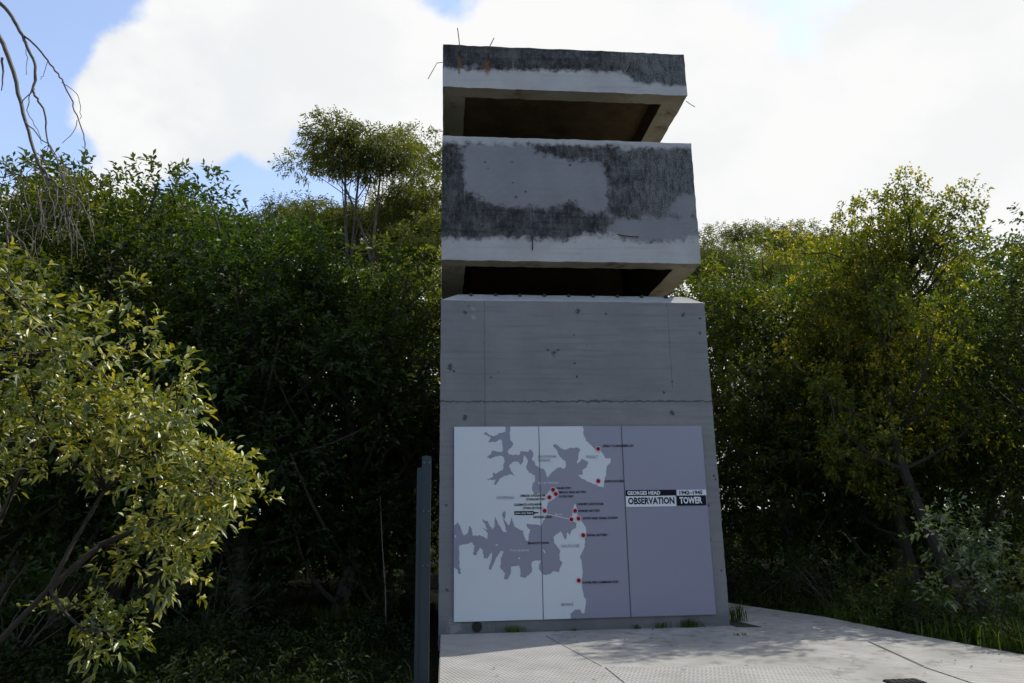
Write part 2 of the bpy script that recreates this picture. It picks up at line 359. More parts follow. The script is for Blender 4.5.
def grating_material():
    mt, t, b, o = new_mat('moulded_grating')
    c = nd(t, 'ShaderNodeTexCoord'); sp = nd(t, 'ShaderNodeSeparateXYZ'); t.links.new(c.outputs['Object'], sp.inputs[0])
    p = 2 * math.pi / .085
    u = mth(t, 'ADD', sp.outputs[0], mth(t, 'MULTIPLY', sp.outputs[1], 1.0)); v = mth(t, 'SUBTRACT', sp.outputs[0], mth(t, 'MULTIPLY', sp.outputs[1], .35))
    w = mth(t, 'MULTIPLY', mth(t, 'SINE', mth(t, 'MULTIPLY', u, p)), mth(t, 'SINE', mth(t, 'MULTIPLY', v, p)))
    n = nd(t, 'ShaderNodeTexNoise', i_Scale=2.0, i_Detail=6.0, i_Roughness=.65); t.links.new(c.outputs['Object'], n.inputs['Vector'])
    k = mixc(t, smooth(t, n.outputs['Fac'], .3, .7), (.265, .261, .253), (.34, .335, .325))
    k = mixc(t, mth(t, 'MULTIPLY', smooth(t, w, .1, .6), .68), k, (.10, .10, .098))
    t.links.new(k, b.inputs['Base Color']); b.inputs['Roughness'].default_value = .7
    bp = nd(t, 'ShaderNodeBump', i_Strength=.5, i_Distance=.01, invert=True); t.links.new(w, bp.inputs['Height']); t.links.new(bp.outputs[0], b.inputs['Normal'])
    return mt
GRATE = grating_material()
def sheet(name, poly, z, mat):
    mbb = MB(); mbb.flat(poly, z); nn = len(poly); bb = len(mbb.v)
    mbb.v += [(p[0], p[1], z) for p in poly] + [(p[0], p[1], z - .006) for p in poly]
    for i in range(nn):
        j = (i + 1) % nn; mbb.f.append([bb + i, bb + nn + i, bb + nn + j, bb + j])
    return mbb.build(name, mat)
GL = 'pale mesh-textured walkway grating'
tag(sheet('grating_panel', [(.04, -9), (1.98, -9), (1.68, -2.40), (1.37, -.45), (1.32, -.06), (.04, -.06)], .008, GRATE), 'pale mesh-textured grating panel at the left corner of the tower foot', 'grating', 'grating panels on the pavement')
tag(sheet('grating_panel', [(1.99, -9), (3.85, -9), (3.75, -2.75), (1.72, -2.45)], .008, GRATE), 'pale mesh-textured grating panel in the middle of the pavement, in front of the tower', 'grating', 'grating panels on the pavement')
tag(sheet('grating_panel', [(4.62, -9), (6.4, -9), (6.4, -5), (6.22, -2.9), (4.82, -2.95)], .008, GRATE), 'pale mesh-textured grating panel at the right, beside the black drain slot', 'grating', 'grating panels on the pavement')
BLACK = plain('black_metal', (.012, .012, .013), .5, .3)
mbd = MB(); mbd.box(4.08, 4.40, -3.62, -3.45, -.004, .016, .004)
for q in range(5): mbd.box(4.10 + q * .060, 4.138 + q * .060, -3.605, -3.465, .0165, .020)
tag(mbd.build('drain_cover', BLACK), 'small black slotted drain cover set in the pale pavement', 'drain')
JOINT = plain('dark_joint', (.19, .187, .18), .9)
for poly in ([(5.10, -1.50), (5.115, -1.50), (4.842, -2.92), (4.83, -2.92)], [(1.38, -.45), (1.39, -.45), (1.695, -2.40), (1.685, -2.40)]):
    tag(sheet('pavement_joint', poly, .0125, JOINT), kind='structure')
SOIL = plain('dark_soil', (.022, .018, .012), .95, noise=.5, scale=30, bump=.8)
tag(sheet('soil_pocket', [(4.03, -.16), (4.36, -.20), (4.24, .35), (4.12, 1.1), (4.03, 1.1)], .006, SOIL), kind='structure')

# ------------------------------------------------------------------ the observation tower
TW = 4.0
Z_BASE, Z_M0, Z_M1, Z_R0, Z_R1 = 4.632, 5.265, 7.319, 8.183, 8.951
TD = 4.0
def wob3(P, amp):
    x, y, z = P[:, 0], P[:, 1], P[:, 2]
    d = np.stack([np.sin(z * 13.1 + y * 3.3) + .7 * np.sin(z * 31.7 + 1.1 + y * 9) + .6 * np.sin(z * 67 + y * 23), np.sin(x * 11.3 + z * 5.1) + .7 * np.sin(x * 29.1 + z * 17.2), np.sin(x * 9.7 + y * 7.1 + .5) + .8 * np.sin(x * 27.3 + y * 19) + .7 * np.sin(x * 61 + y * 41)], -1)
    return P + d * amp
class Block:
    def __init__(s): s.V = []; s.F = []; s.M = []; s.n = 0
    def quad(s, a, b, c, d, mi, cell=.10):
        a, b, c, d = (np.array(q, float) for q in (a, b, c, d))
        nu = max(1, int(round(np.linalg.norm(b - a) / cell))); nv = max(1, int(round(np.linalg.norm(d - a) / cell)))
        u = np.linspace(0, 1, nu + 1)[None, :, None]; v = np.linspace(0, 1, nv + 1)[:, None, None]
        P = (a * (1 - u) + b * u) * (1 - v) + (d * (1 - u) + c * u) * v
        i = s.n + np.arange((nu + 1) * (nv + 1)).reshape(nv + 1, nu + 1)
        f = np.stack([i[:-1, :-1], i[:-1, 1:], i[1:, 1:], i[1:, :-1]], -1).reshape(-1, 4)
        s.V.append(P.reshape(-1, 3)); s.F.append(f); s.M += [mi] * len(f); s.n += P.shape[0] * P.shape[1]
    def sides(s, x0, x1, y0, y1, z0, z1, mi, inward=False):
        q = [((x0, y0), (x1, y0)), ((x1, y0), (x1, y1)), ((x1, y1), (x0, y1)), ((x0, y1), (x0, y0))]
        for (p, r) in q:
            if inward: p, r = r, p
            s.quad((p[0], p[1], z0), (r[0], r[1], z0), (r[0], r[1], z1), (p[0], p[1], z1), mi)
    def ring(s, o, i, zo, zi, mi, down=False):
        (x0, x1, y0, y1), (a0, a1, b0, b1) = o, i
        O = [(x0, y0), (x1, y0), (x1, y1), (x0, y1)]; I = [(a0, b0), (a1, b0), (a1, b1), (a0, b1)]
        for k in range(4):
            l = (k + 1) % 4
            q = [(*O[k], zo), (*O[l], zo), (*I[l], zi), (*I[k], zi)]
            if down: q = [q[1], q[0], q[3], q[2]]
            s.quad(*q, mi)
    def build(s, name, mats, parent, amp=.0022, paint=None):
        V = np.concatenate(s.V); F = np.concatenate(s.F); A = {}
        for nme, polys in (paint or {}).items():
            A[nme] = sdf(V[:, [0, 2]], polys)
        me = npmesh(name, wob3(V, amp), F, A, s.M)
        o = bpy.data.objects.new(name, me); COL.objects.link(o); o.parent = parent
        for q in mats: me.materials.append(q)
        return o
def sdf(P, polys):
    best = np.full(len(P), -9.0)
    for poly in polys:
        Q = np.array(poly, float); n = len(Q); d = np.full(len(P), 1e9); ins = np.zeros(len(P), bool)
        for i in range(n):
            a, b = Q[i], Q[(i + 1) % n]; ab = b - a
            t = np.clip(((P - a) @ ab) / (ab @ ab + 1e-12), 0, 1)
            d = np.minimum(d, np.linalg.norm(P - a - t[:, None] * ab, axis=1))
            cr = (a[1] > P[:, 1]) != (b[1] > P[:, 1])
            with np.errstate(divide='ignore', invalid='ignore'):
                xi = (b[0] - a[0]) * (P[:, 1] - a[1]) / (b[1] - a[1]) + a[0]
            ins ^= cr & (P[:, 0] < xi)
        best = np.maximum(best, np.where(ins, d, -d))
    return np.clip(best, -.3, .3)
def onwall(pts, y=0.0): return [(float(at(px, py, y)[0]), float(at(px, py, y)[2])) for px, py in pts]

tower = empty('observation_tower', (0, 0, 0))
tag(tower, 'tall grey concrete observation tower with two overhanging lookout slots and lichen-black patches', 'tower')
SI, SR = .25, .17
bl = Block()
bl.sides(0, TW, 0, TD, -.30, Z_BASE, 0)
bl.ring((0, TW, 0, TD), (SI, TW - SI, SI, TD - SI), Z_BASE, Z_BASE + SR, 1)
bl.quad((SI, SI, Z_BASE + SR), (TW - SI, SI, Z_BASE + SR), (TW - SI, TD - SI, Z_BASE + SR), (SI, TD - SI, Z_BASE + SR), 1)
SILL = plain('pale_sill_concrete', (.30, .30, .29), .85, noise=.25, scale=8, bump=.4)
bl.build('base_block', [C_PAINT, SILL], tower)
def tray(name, z0, z1, deep, paint, sill=0.0):
    b = Block(); T = .36
    o = (0, TW, 0, TD); i = (T, TW - T, T - .08, TD - T)
    b.sides(0, TW, 0, TD, z0, z1, 0)
    b.ring(o, i, z0, z0, 1, down=True)
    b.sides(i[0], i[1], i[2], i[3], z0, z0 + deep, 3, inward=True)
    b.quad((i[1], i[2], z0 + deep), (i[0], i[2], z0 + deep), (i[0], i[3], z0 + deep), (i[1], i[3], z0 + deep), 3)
    k = .25
    if sill: b.ring(o, (k, TW - k, k, TD - k), z1, z1 + sill, 2)
    else: k = 0
    b.quad((k, k, z1 + sill), (TW - k, k, z1 + sill), (TW - k, TD - k, z1 + sill), (k, TD - k, z1 + sill), 2)
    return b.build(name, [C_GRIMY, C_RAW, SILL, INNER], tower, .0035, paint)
MIDP = {'midpaint': [onwall(p) for p in (
    [(464, 143), (531, 143), (534, 152), (560, 158), (603, 163), (608, 180), (609, 214), (585, 211), (575, 202), (545, 208), (520, 205), (495, 206), (478, 197), (465, 190)],
    [(612, 219), (700, 217), (700, 236), (680, 241), (640, 243), (625, 240), (609, 232)], [(672, 197), (697, 195), (699, 217), (670, 213)])],
    'lightpaint': [onwall(p) for p in (
    [(430, 239), (520, 238), (570, 241), (585, 234), (610, 236), (640, 243), (680, 241), (712, 235), (712, 276), (430, 276)],
    [(430, 126), (702, 132), (702, 147), (640, 148), (560, 144), (463, 143), (430, 143)])]}
ROOFP = {'midpaint': [onwall(p) for p in ([(462, 66), (480, 66), (480, 71), (462, 71)],)], 'lightpaint': [onwall(p) for p in (
    [(430, 68.5), (520, 70), (570, 71), (629, 73.5), (633, 83), (700, 87), (700, 110), (430, 100)],)]}
tray('lookout_block', Z_M0, Z_M1, 1.3, MIDP, .06)
tray('roof_slab', Z_R0, Z_R1, .38, ROOFP)
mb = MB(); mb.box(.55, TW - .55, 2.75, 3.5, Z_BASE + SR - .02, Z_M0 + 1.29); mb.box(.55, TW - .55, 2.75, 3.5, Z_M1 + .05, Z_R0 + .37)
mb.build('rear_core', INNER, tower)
RUST = plain('rusty_wire', (.060, .032, .020), .9, noise=.5, scale=30)
def wire(pts, y0, r=.008):
    P = [at(px, py, y0 - dy) for px, py, dy in pts]
    MB().tube([tuple(p) for p in P], r, 5).build('rusty_wire', RUST, tower, True)
wire([(459.5, 62, -.03), (460, 50, .02), (459, 40, .04), (457.5, 28, .05)], 0)
wire([(487, 63, -.03), (489, 55, .05), (490, 46, .09), (494, 38, .10)], 0)
wire([(626, 73, -.03), (629, 68, .06), (633, 60, .10)], 0)
wire([(446, 62, -.30), (437, 63, -.2), (433, 70, -.2), (428, 79, -.2)], 0, .006)
wire([(446, 131, -.3), (437, 131, -.2), (435, 140, -.2), (435.5, 146, -.2)], 0, .006)
wire([(686, 101, -.03), (690, 104, -.02), (695, 107, -.02)], 0, .006)
wire([(615, 233.5, -.03), (622, 235.5, .03), (631, 236.5, .05), (639, 237, .05)], 0, .010)
wire([(532, 233, -.02), (532.5, 240, .012), (532.5, 250, .012)], 0, .009)
STUB = plain('cut_bar_ends', (.03, .027, .025), .8)
for q in range(9):
    px = 471 + q * 24.3
    p = at(px, 294.5 + q * .42, .24)
    MB().box(p[0] - .022, p[0] + .022, .18, .26, Z_BASE + SR - .065, Z_BASE + SR + .006, .004).build('bar_stub', STUB, tower)
# drain hole at the foot: a short pipe end
p = at(477, 629.0, 0)
bm = bmesh.new()
bmesh.ops.create_cone(bm, cap_ends=True, segments=24, radius1=.066, radius2=.066, depth=.03, matrix=Matrix.Translation((p[0], -.004, .085)) @ Matrix.Rotation(R(90), 4, 'X'))
mb = MB(); mb.add(bm); mb.build('drain_hole', BLACK, tower)

# ------------------------------------------------------------------ the map board
PY = -.034          # front of the panels
board = empty('map_board', (2.0, -.02, .16))
tag(board, 'pale harbour map board with red dots and a black and white title on the tower', 'sign')
MI = Matrix.Translation((-2.0, .02, -.16))
def fix(o): o.matrix_parent_inverse = MI; return o
WATER_C = plain('map_water_purple_grey', (.222, .225, .290), .24, noise=.03, scale=2, spec=.5)
LAND_C = plain('map_land_pale_grey', (.54, .575, .60), .24, noise=.03, scale=2, spec=.5)
NAVY = plain('map_navy_black', (.006, .006, .013), .6, noise=.02, spec=.15)
WHITE = plain('map_white', (.62, .65, .68), .5, noise=.02)
GREYT = plain('map_grey_lettering', (.19, .205, .25), .5, noise=.02)
RED = plain('map_red_dot', (.25, .003, .012), .5, noise=.02, spec=.15)
PINK = plain('map_dot_ring', (.55, .36, .40), .5, noise=.02)
BX0, BX1, BZ0, BZ1 = .20, 3.802, .155, 2.7545
cuts = [BX0, float(at(540.5, 500, PY)[0]), float(at(625, 500, PY)[0]), BX1]
for i in range(3):
    fix(MB().box(cuts[i] + (.004 if i else 0), cuts[i + 1] - (.004 if i < 2 else 0), PY, -.008, BZ0, BZ1, .002).build('panel', WATER_C, board))
def clampz(P): return [(min(max(x, BX0 + .001), BX1 - .001), min(max(z, BZ0 + .001), BZ1 - .001)) for x, z in P]
coast = [(454, 426), (583.1, 426), (583.5, 435), (586.7, 441.7), (592.3, 446.6), (596.4, 450.6), (600.4, 450.6), (603.6, 454.6), (605.7, 458.6), (610.8, 458.6), (610.4, 462.7), (606.8, 466.7), (606.3, 474), (604.4, 478), (603.6, 487.6),
    (585, 484), (573.6, 497), (575.6, 504.4), (577, 510), (577, 516), (580, 519), (583.5, 524), (586, 529.7), (584.3, 547.4), (580, 557), (582.2, 565), (582.7, 573), (581.5, 582.8), (583.5, 595.7), (586, 600.5), (585, 611.8), (582.2, 613.7), (580.3, 609.4), (575.4, 609.4), (570.6, 613.4), (570.3, 622), (454, 626)]
harbour = [(603.6, 488.2), (598, 486), (591.5, 482.8), (581.5, 478.8), (578.6, 474.7), (582.7, 474.4), (582, 470), (586.7, 467.5), (588, 462), (584.3, 460), (582, 458.6), (580, 461.5), (576.7, 463.5), (578.6, 454.6), (580, 449), (576, 447.4), (569, 448), (564, 450), (560, 447.4), (555.3, 444), (552.5, 445.8), (555, 448), (557.7, 452), (560, 457), (565.4, 461), (566, 466), (563.8, 469), (560, 467), (554.5, 470), (549.7, 474.8), (547.7, 478.8), (546, 473), (544, 469), (540, 468), (536.6, 466), (531.8, 458.6), (533.4, 454.6), (532.6, 451.4), (530.2, 449), (527.8, 452), (520.5, 451.4), (519.7, 454.6), (514, 455), (509, 454.6), (507.6, 451.4), (508.4, 450.6), (513.3, 445), (510, 438.5), (510.5, 424),
    (504.7, 424), (505.2, 432), (500.4, 432.9), (494.7, 436), (490, 435.3), (485.9, 432), (483.5, 433.7), (490.7, 437.7), (488.3, 442.5), (496.4, 441.7), (500.4, 439), (502, 441), (502.8, 450.6), (501.2, 452.2), (496.4, 451.4), (492.3, 450.6), (490.7, 454.6), (485, 457.8), (491.5, 458.3), (495.6, 456.2), (502.8, 456.2), (504.4, 460.3), (502.8, 470), (495.6, 474), (493, 472.3), (493, 476.4), (486.7, 479.6), (495.6, 479.6), (494, 485), (496.4, 484.4), (499.6, 478.8), (504.4, 475.6), (510.8, 474), (514.9, 476.4), (510.8, 470), (509.2, 466.7), (512.5, 462), (518.9, 462), (520.5, 465), (522.9, 461.9), (523.7, 455.7), (525.3, 455.7), (527.8, 460.3), (526.2, 466.7), (528.6, 472.3), (535, 475.6), (535, 481), (532.6, 483.6), (532, 489), (534, 494),
    (540, 493.5), (546, 494.5), (549, 491), (552, 487), (557, 489), (558.5, 494), (554, 499), (548.5, 502), (546.7, 507), (547.5, 512), (545, 518), (541, 526), (537.4, 524.5), (526, 523.5), (527, 527), (530, 529.7), (528.6, 536), (528, 541), (525.4, 540), (523, 530.5), (515, 527), (512.5, 521), (511.7, 517), (509, 526), (504.4, 520), (505.5, 512), (504, 511), (502, 515), (506.8, 532), (503.6, 532), (496.4, 520), (494.8, 516.8), (494.8, 526.4), (492.3, 529.7), (487.5, 521), (482, 519), (488, 530.5), (482, 526.8), (488, 533), (487.5, 539.3), (480, 535), (473, 536), (472, 529), (469.8, 525.6), (467.7, 533), (464, 536), (461.7, 531), (457.7, 521.6), (454.8, 525), (452, 526), (452, 568), (455, 568), (457.7, 570), (458.5, 574), (461.4, 574), (459.3, 565), (459, 545.8), (465.8, 544), (472, 542.5), (474.6, 545.8), (473, 554.6), (476, 555.4), (480, 547.4), (482.7, 549.8), (484, 558.6), (487.5, 558.3), (491.5, 551.4), (492.3, 555.4), (488.3, 568.3), (490.7, 570.2), (495.6, 558.6), (500.4, 550.6), (503.6, 551.4), (501.2, 557), (500.4, 568.3), (505.2, 573), (504, 578.8), (507.6, 579.6), (510.8, 573), (510.8, 566.7), (518.9, 565), (520.5, 570), (520.2, 576.4), (525.4, 578), (531.8, 572.3), (531.8, 561.9), (535, 560.6), (540.6, 560.3), (538.6, 568.3), (543.2, 574.4), (549.8, 574.4), (552.8, 571.4), (558.8, 572), (562.4, 563), (559.4, 558.8), (560, 550.4), (554, 543), (553.4, 536.6), (560.6, 531), (565.4, 539.6), (567.2, 532.4), (570, 535.4), (571.4, 531), (575.8, 528), (576.5, 523), (571.5, 521), (571.5, 517), (573, 510), (574.8, 504), (577, 501), (590, 492)]
rj = random.Random(4)
def rough(P, keep=12):
    out = []
    for i in range(len(P)):
        a, b_ = P[i], P[(i + 1) % len(P)]; L_ = math.hypot(b_[0] - a[0], b_[1] - a[1]); k = 1 if L_ > keep * 2 else max(1, int(L_ / 1.5))
        for q in range(k):
            j_ = 0 if q == 0 else min(.55, L_ * .09)
            out.append((a[0] + (b_[0] - a[0]) * q / k + rj.uniform(-j_, j_), a[1] + (b_[1] - a[1]) * q / k + rj.uniform(-j_, j_)))
    return out
coast, harbour = rough(coast), rough(harbour)
fix(MB().prism(clampz(onwall(coast, PY)), PY - .002, PY + .004).build('land_shape', LAND_C, board))
fix(MB().prism(clampz(onwall(harbour, PY)), PY - .004, PY - .001).build('harbour_shape', WATER_C, board))
for pts in ([(518, 559), (519.5, 556.5), (520, 559)], [(542.5, 549), (544, 550), (545.5, 553), (544, 552.5)], [(495, 545), (498, 544), (497, 546)], [(454.5, 536), (456, 535), (456, 538)]):
    fix(MB().prism(clampz(onwall(pts, PY)), PY - .006, PY - .003).build('island_shape', LAND_C, board))
SEAMC = plain('dark_seam', (.04, .045, .065), .6)
for c in cuts[1:3]: fix(MB().box(c - .004, c + .004, PY - .0062, PY - .0042, BZ0 + .002, BZ1 - .002).build('panel_seam', SEAMC, board))

def lettering(name, rows, mat, parent, y, weight=0.0):
    """rows: (text, x, z, cap height, align, width scale)"""
    V, Fc = [], []
    for (txt, x, z, hgt, al, wid) in rows:
        cu = bpy.data.curves.new('lettering', 'FONT'); cu.body = txt; cu.size = hgt / .70; cu.align_x = al; cu.extrude = .0008; cu.offset = weight * hgt; cu.resolution_u = 2
        ob = bpy.data.objects.new('lettering', cu); COL.objects.link(ob)
        dg = bpy.context.evaluated_depsgraph_get(); dg.update()
        me = bpy.data.meshes.new_from_object(ob.evaluated_get(dg)); b = len(V)
        ws = wid / max(1e-6, max(v.co.x for v in me.vertices) - min(v.co.x for v in me.vertices))
        for v in me.vertices: V.append((x + v.co.x * ws, y - v.co.z, z + v.co.y))
        Fc += [[b + k for k in p.vertices] for p in me.polygons]
        bpy.data.objects.remove(ob); bpy.data.curves.remove(cu); bpy.data.meshes.remove(me)
    me = bpy.data.meshes.new(name); me.from_pydata(V, [], Fc); me.update()
    return fix(link(name, me, mat, parent))
def row(txt, x0, x1, py, hpx):
    p = at(x0, py, PY); q = at(x0, py - hpx, PY); e = at(x1, py, PY); return (txt, p[0], p[2], q[2] - p[2], 'LEFT', e[0] - p[0])
YT = PY - .0075
SITE = [row('SHELLY T.S.-ENGINEER LOC', 603, 633.5, 447, 2.2), row('NORTH BATTERY', 604.5, 624, 482.4, 2.2), row('INNER FORT', 556.8, 571, 489.2, 2.1), row('MIDDLE HEAD BATTERY', 559, 586.5, 493.4, 2.2), row('OUTER FORT', 559, 573.5, 497.6, 2.1),
    row('OBELISK 6-POUNDER', 520, 545.6, 496.8, 2.2), row('(TWIN) BATTERY', 526.2, 545.6, 500.4, 2.1), row('CASEMATE 6-POUNDER', 513.8, 542, 505.8, 2.2), row('(TWIN) SECTION', 523, 542, 509.2, 2.1), row('GEORGES HEAD', 533, 552, 518.2, 2.2),
    row('HORNBY LIGHTHOUSE', 577.3, 603.3, 505.2, 2.2), row('HORNBY BATTERY', 578, 600, 512, 2.2), row('SOUTH HEAD SIGNAL STATION', 583, 617.5, 519.4, 2.2), row('SIGNAL BATTERY', 587, 607.5, 536.2, 2.2), row('DOVER FIRE COMMAND POST', 582.7, 618.5, 583.6, 2.2), row('BRADLEYS HEAD', 527.8, 549, 544.2, 2.2)]
for rw in SITE: lettering('place_name', [rw], NAVY, board, YT, .03)
DIST = [row('MOSMAN', 496.5, 513.8, 499.3, 3.0), row('BALGOWLAH', 538, 556, 457.8, 2.6), row('HEIGHTS', 538, 550, 461.6, 2.6), row('MANLY', 586, 598, 458.2, 3.0), row('VAUCLUSE', 561, 579.5, 547.4, 3.0), row('BRONTE', 561, 573.2, 606, 2.9)]
for rw in DIST: lettering('district_name', [rw], GREYT, board, YT)
WATN = [row('Sydney Harbour', 537.8, 558.5, 484, 2.3), row('Port Jackson', 510, 528.5, 551.4, 2.4), row('Boom', 555, 562, 515.4, 2.3)]
for rw in WATN: lettering('water_name', [rw], WHITE, board, YT)
def strip(pts, y0, y1): return MB().prism(onwall(pts, PY), y0, y1)
fix(strip([(544.6, 513.2), (571, 519.2), (571, 519.7), (544.6, 513.8)], PY - .0062, PY - .003).build('boom_line', WHITE, board))
you = strip([(514.3, 511.2), (533.6, 511), (533.6, 512), (538.5, 512.2), (539, 512.6), (533.8, 514), (533.6, 514.9), (514.3, 515)], PY - .0075, PY - .003)
yo = fix(you.build('you_are_here_flag', NAVY, board))
def sub_lettering(name, rows, mat, parent, y, weight=0.0):
    o = lettering(name, rows, mat, None, y, weight); o.parent = parent; o.matrix_parent_inverse = (MI.inverted() @ Matrix.Identity(4)).inverted() if False else Matrix.Translation((-2.0, .02, -.16)) @ Matrix.Identity(4); return o
def child_of_part(o, part):
    o.parent = part; o.matrix_parent_inverse = Matrix.Identity(4); return o
child_of_part(lettering('lettering', [row('you are here', 515.3, 533, 514, 2.1)], WHITE, None, PY - .009, .015), yo)
DOTS = [(598, 448.8), (598.2, 481), (553, 489.7), (555.8, 494), (549.3, 497.3), (544.6, 510.8), (575, 510.8), (571.3, 519.3), (578.4, 518.5), (583.2, 535.2), (578.7, 580.4)]
for px, py in DOTS:
    p = at(px, py, PY)
    def disc(rad, y):
        bmm = bmesh.new(); bmesh.ops.create_cone(bmm, cap_ends=True, segments=20, radius1=rad, radius2=rad, depth=.002, matrix=Matrix.Translation((p[0], y, p[2])) @ Matrix.Rotation(R(90), 4, 'X'))
        mm = MB(); mm.add(bmm); return mm
    o = fix(disc(.027, PY - .0105).build('marker_dot', RED, board))
    child_of_part(disc(.039, PY - .0082).build('ring', PINK, None), o)
def plate(x0, y0, x1, y1, dz, mat, sub):
    # corner positions follow the slight slope of the board in the photo: plates are level rectangles on the board
    a, b = at(x0, y0, PY), at(x1, y1, PY)
    o = fix(MB().box(a[0], b[0], PY - .008, PY - .001, b[2], a[2]).build('title_plate', mat, board))
    txt, m2, xa, xb, base, cap = sub
    child_of_part(lettering('lettering', [row(txt, xa, xb, base, cap)], m2, None, PY - .0095, .05), o)
plate(625.6, 490.3, 676.2, 495.6, 0, NAVY, ('GEORGES HEAD', WHITE, 627.2, 660, 494.9, 3.6))
plate(625.6, 495.9, 676.2, 506.2, 0, WHITE, ('OBSERVATION', NAVY, 628, 674.4, 504.2, 6.4))
plate(676.4, 490.0, 706.2, 495.3, 0, WHITE, ('1942\u20131945', NAVY, 678.4, 701.5, 494.4, 3.6))
plate(676.4, 495.5, 706.2, 505.2, 0, NAVY, ('TOWER', WHITE, 679.6, 702.2, 503.4, 6.2))

# ------------------------------------------------------------------ steel post
STEEL = plain('blue_grey_painted_steel', (.030, .042, .052), .5, .2, noise=.12, scale=18)
BOLT = plain('galvanised_bolt', (.16, .17, .18), .35, .8)
py_ = -3.2
a, b = at(420.5, 560, py_), at(430, 560, py_)
zt = float(at(425, 456, py_)[2]); xl = float(at(415, 560, py_)[0]); x0, x1 = float(a[0]), float(b[0])
post = empty('steel_post', ((x0 + x1) / 2, py_, -.22)); PMI = Matrix.Translation((-(x0 + x1) / 2, -py_, .22))
tag(post, 'blue-grey steel channel post with bolts standing left of the tower', 'post')
def pfix(o): o.matrix_parent_inverse = PMI; return o
pfix(MB().box(x0, x1, py_, py_ + .008, -.22, zt, .0015).build('front_plate', STEEL, post))
mb = MB(); mb.box(x1 - .008, x1, py_ + .0085, py_ + .10, -.22, zt - .02, .0015); mb.box(xl + .006, x0 + .004, py_ + .0085, py_ + .0165, -.22, zt - .11, .0015); mb.box(xl + .006, xl + .014, py_ + .017, py_ + .10, -.22, zt - .11, .0015)
pfix(mb.build('side_channel', STEEL, post))
for zz in (462.5, 511, 565.5):
    for fx in (.25, .8):
        z = float(at(425, zz, py_)[2]); x = x0 + (x1 - x0) * fx
        bmm = bmesh.new(); bmesh.ops.create_cone(bmm, cap_ends=True, segments=6, radius1=.0085, radius2=.0075, depth=.009, matrix=Matrix.Translation((x, py_ - .0045, z)) @ Matrix.Rotation(R(90), 4, 'X'))
        mm = MB(); mm.add(bmm); pfix(mm.build('bolt', BOLT, post))

# ------------------------------------------------------------------ foliage builders
def unit(v): return v / (np.linalg.norm(v, axis=-1, keepdims=True) + 1e-9)
def leaves(B, D, N, L, Wd, droop=.15, rs=None, fold=.18, fine=False):
    """B base points, D directions, N blade normals; returns V, F, tint index"""
    D = unit(D); X = unit(np.cross(D, N)); N = unit(np.cross(X, D)); L = L[:, None]; Wd = Wd[:, None]; n = len(B)
    if not fine:
        c = B + D * L * .48 - N * L * fold * .25
        l = c + X * Wd * .5 + N * Wd * fold; r = c - X * Wd * .5 + N * Wd * fold
        t = B + D * L - np.array([0, 0, 1.0]) * L * droop
        V = np.stack([B, l, t, r], 1).reshape(-1, 3); o = np.arange(n)[:, None] * 4
        F = np.concatenate([o + [0, 2, 1], o + [0, 3, 2]], 0); return V, F, 4
    down = np.array([0, 0, 1.0]) * L
    def p(s, w, dz): return B + D * L * s + X * Wd * w - down * droop * dz
    f = N * Wd * fold
    V = np.stack([B, p(.28, .42, .1) + f, p(.30, 0, .1), p(.28, -.42, .1) + f, p(.62, .46, .42) + f, p(.64, 0, .42), p(.62, -.46, .42) + f, p(1, 0, 1.0)], 1).reshape(-1, 3)
    o = np.arange(n)[:, None] * 8
    tri = [[0, 2, 1], [0, 3, 2], [1, 2, 5], [1, 5, 4], [2, 3, 6], [2, 6, 5], [4, 5, 7], [5, 6, 7]]
    return V, np.concatenate([o + q for q in tri], 0), 8
def rand_dirs(n, rs): return unit(rs.normal(size=(n, 3)))
def foliage(name, blobs, twigs, nleaf, L, Wd, rs, squash=.85, up=.35, droop=.2, center=None, fine=False, twig_len=.16, spread=1.0, tintbias=0.0, area=True):
    """blobs: (x,y,z,r). Sprays of leaves sit on and in every clump."""
    TB, TD = [], []; tb = []
    for (x, y, z, r) in blobs:
        k = max(6, int(twigs * (r ** 2 if area else 1)))
        d = rand_dirs(k, rs); d[:, 2] += up * .6; 
        if center is not None: d = d + .35 * unit(np.array([x, y, z]) - center)
        d = unit(d); rad = r * (rs.uniform(.25, 1.05, k) ** .6)[:, None]
        TB.append(np.array([x, y, z]) + d * rad * np.array([1, 1, squash])); TD.append(unit(d + .45 * rs.normal(size=(k, 3)) + np.array([0, 0, up]))); tb.append(np.full(k, rs.normal(0, .10)))
    TB = np.concatenate(TB); TD = np.concatenate(TD); tb = np.concatenate(tb); T = len(TB)
    ax = rand_dirs(T, rs); A = unit(np.cross(TD, ax)); C = np.cross(TD, A)
    Bs, Ds, Ns, tn = [], [], [], []
    for k in range(nleaf):
        th = k * 2.4 + rs.uniform(-.4, .4, T) ; s = (k + .5) / nleaf
        rad = A * np.cos(th)[:, None] + C * np.sin(th)[:, None]
        dd = unit(TD * (.35 + .8 * s * rs.uniform(.6, 1.2, (T, 1))) + rad * spread * rs.uniform(.6, 1.1, (T, 1)))
        Bs.append(TB + TD * twig_len * s + rs.normal(0, .012, (T, 3))); Ds.append(dd); Ns.append(unit(TD + .35 * rs.normal(size=(T, 3)) + np.array([0, 0, .35])))
        tn.append(np.clip(.42 + tintbias + tb + .25 * (s - .5) + rs.normal(0, .16, T), 0, 1))
    B = np.concatenate(Bs); D = np.concatenate(Ds); N = np.concatenate(Ns); t = np.concatenate(tn); n = len(B)
    V, F, k = leaves(B, D, N, L * rs.uniform(.65, 1.2, n), Wd * rs.uniform(.75, 1.2, n), droop, rs, fine=fine)
    return npmesh(name, V, F, {'tint': np.repeat(t, k)})
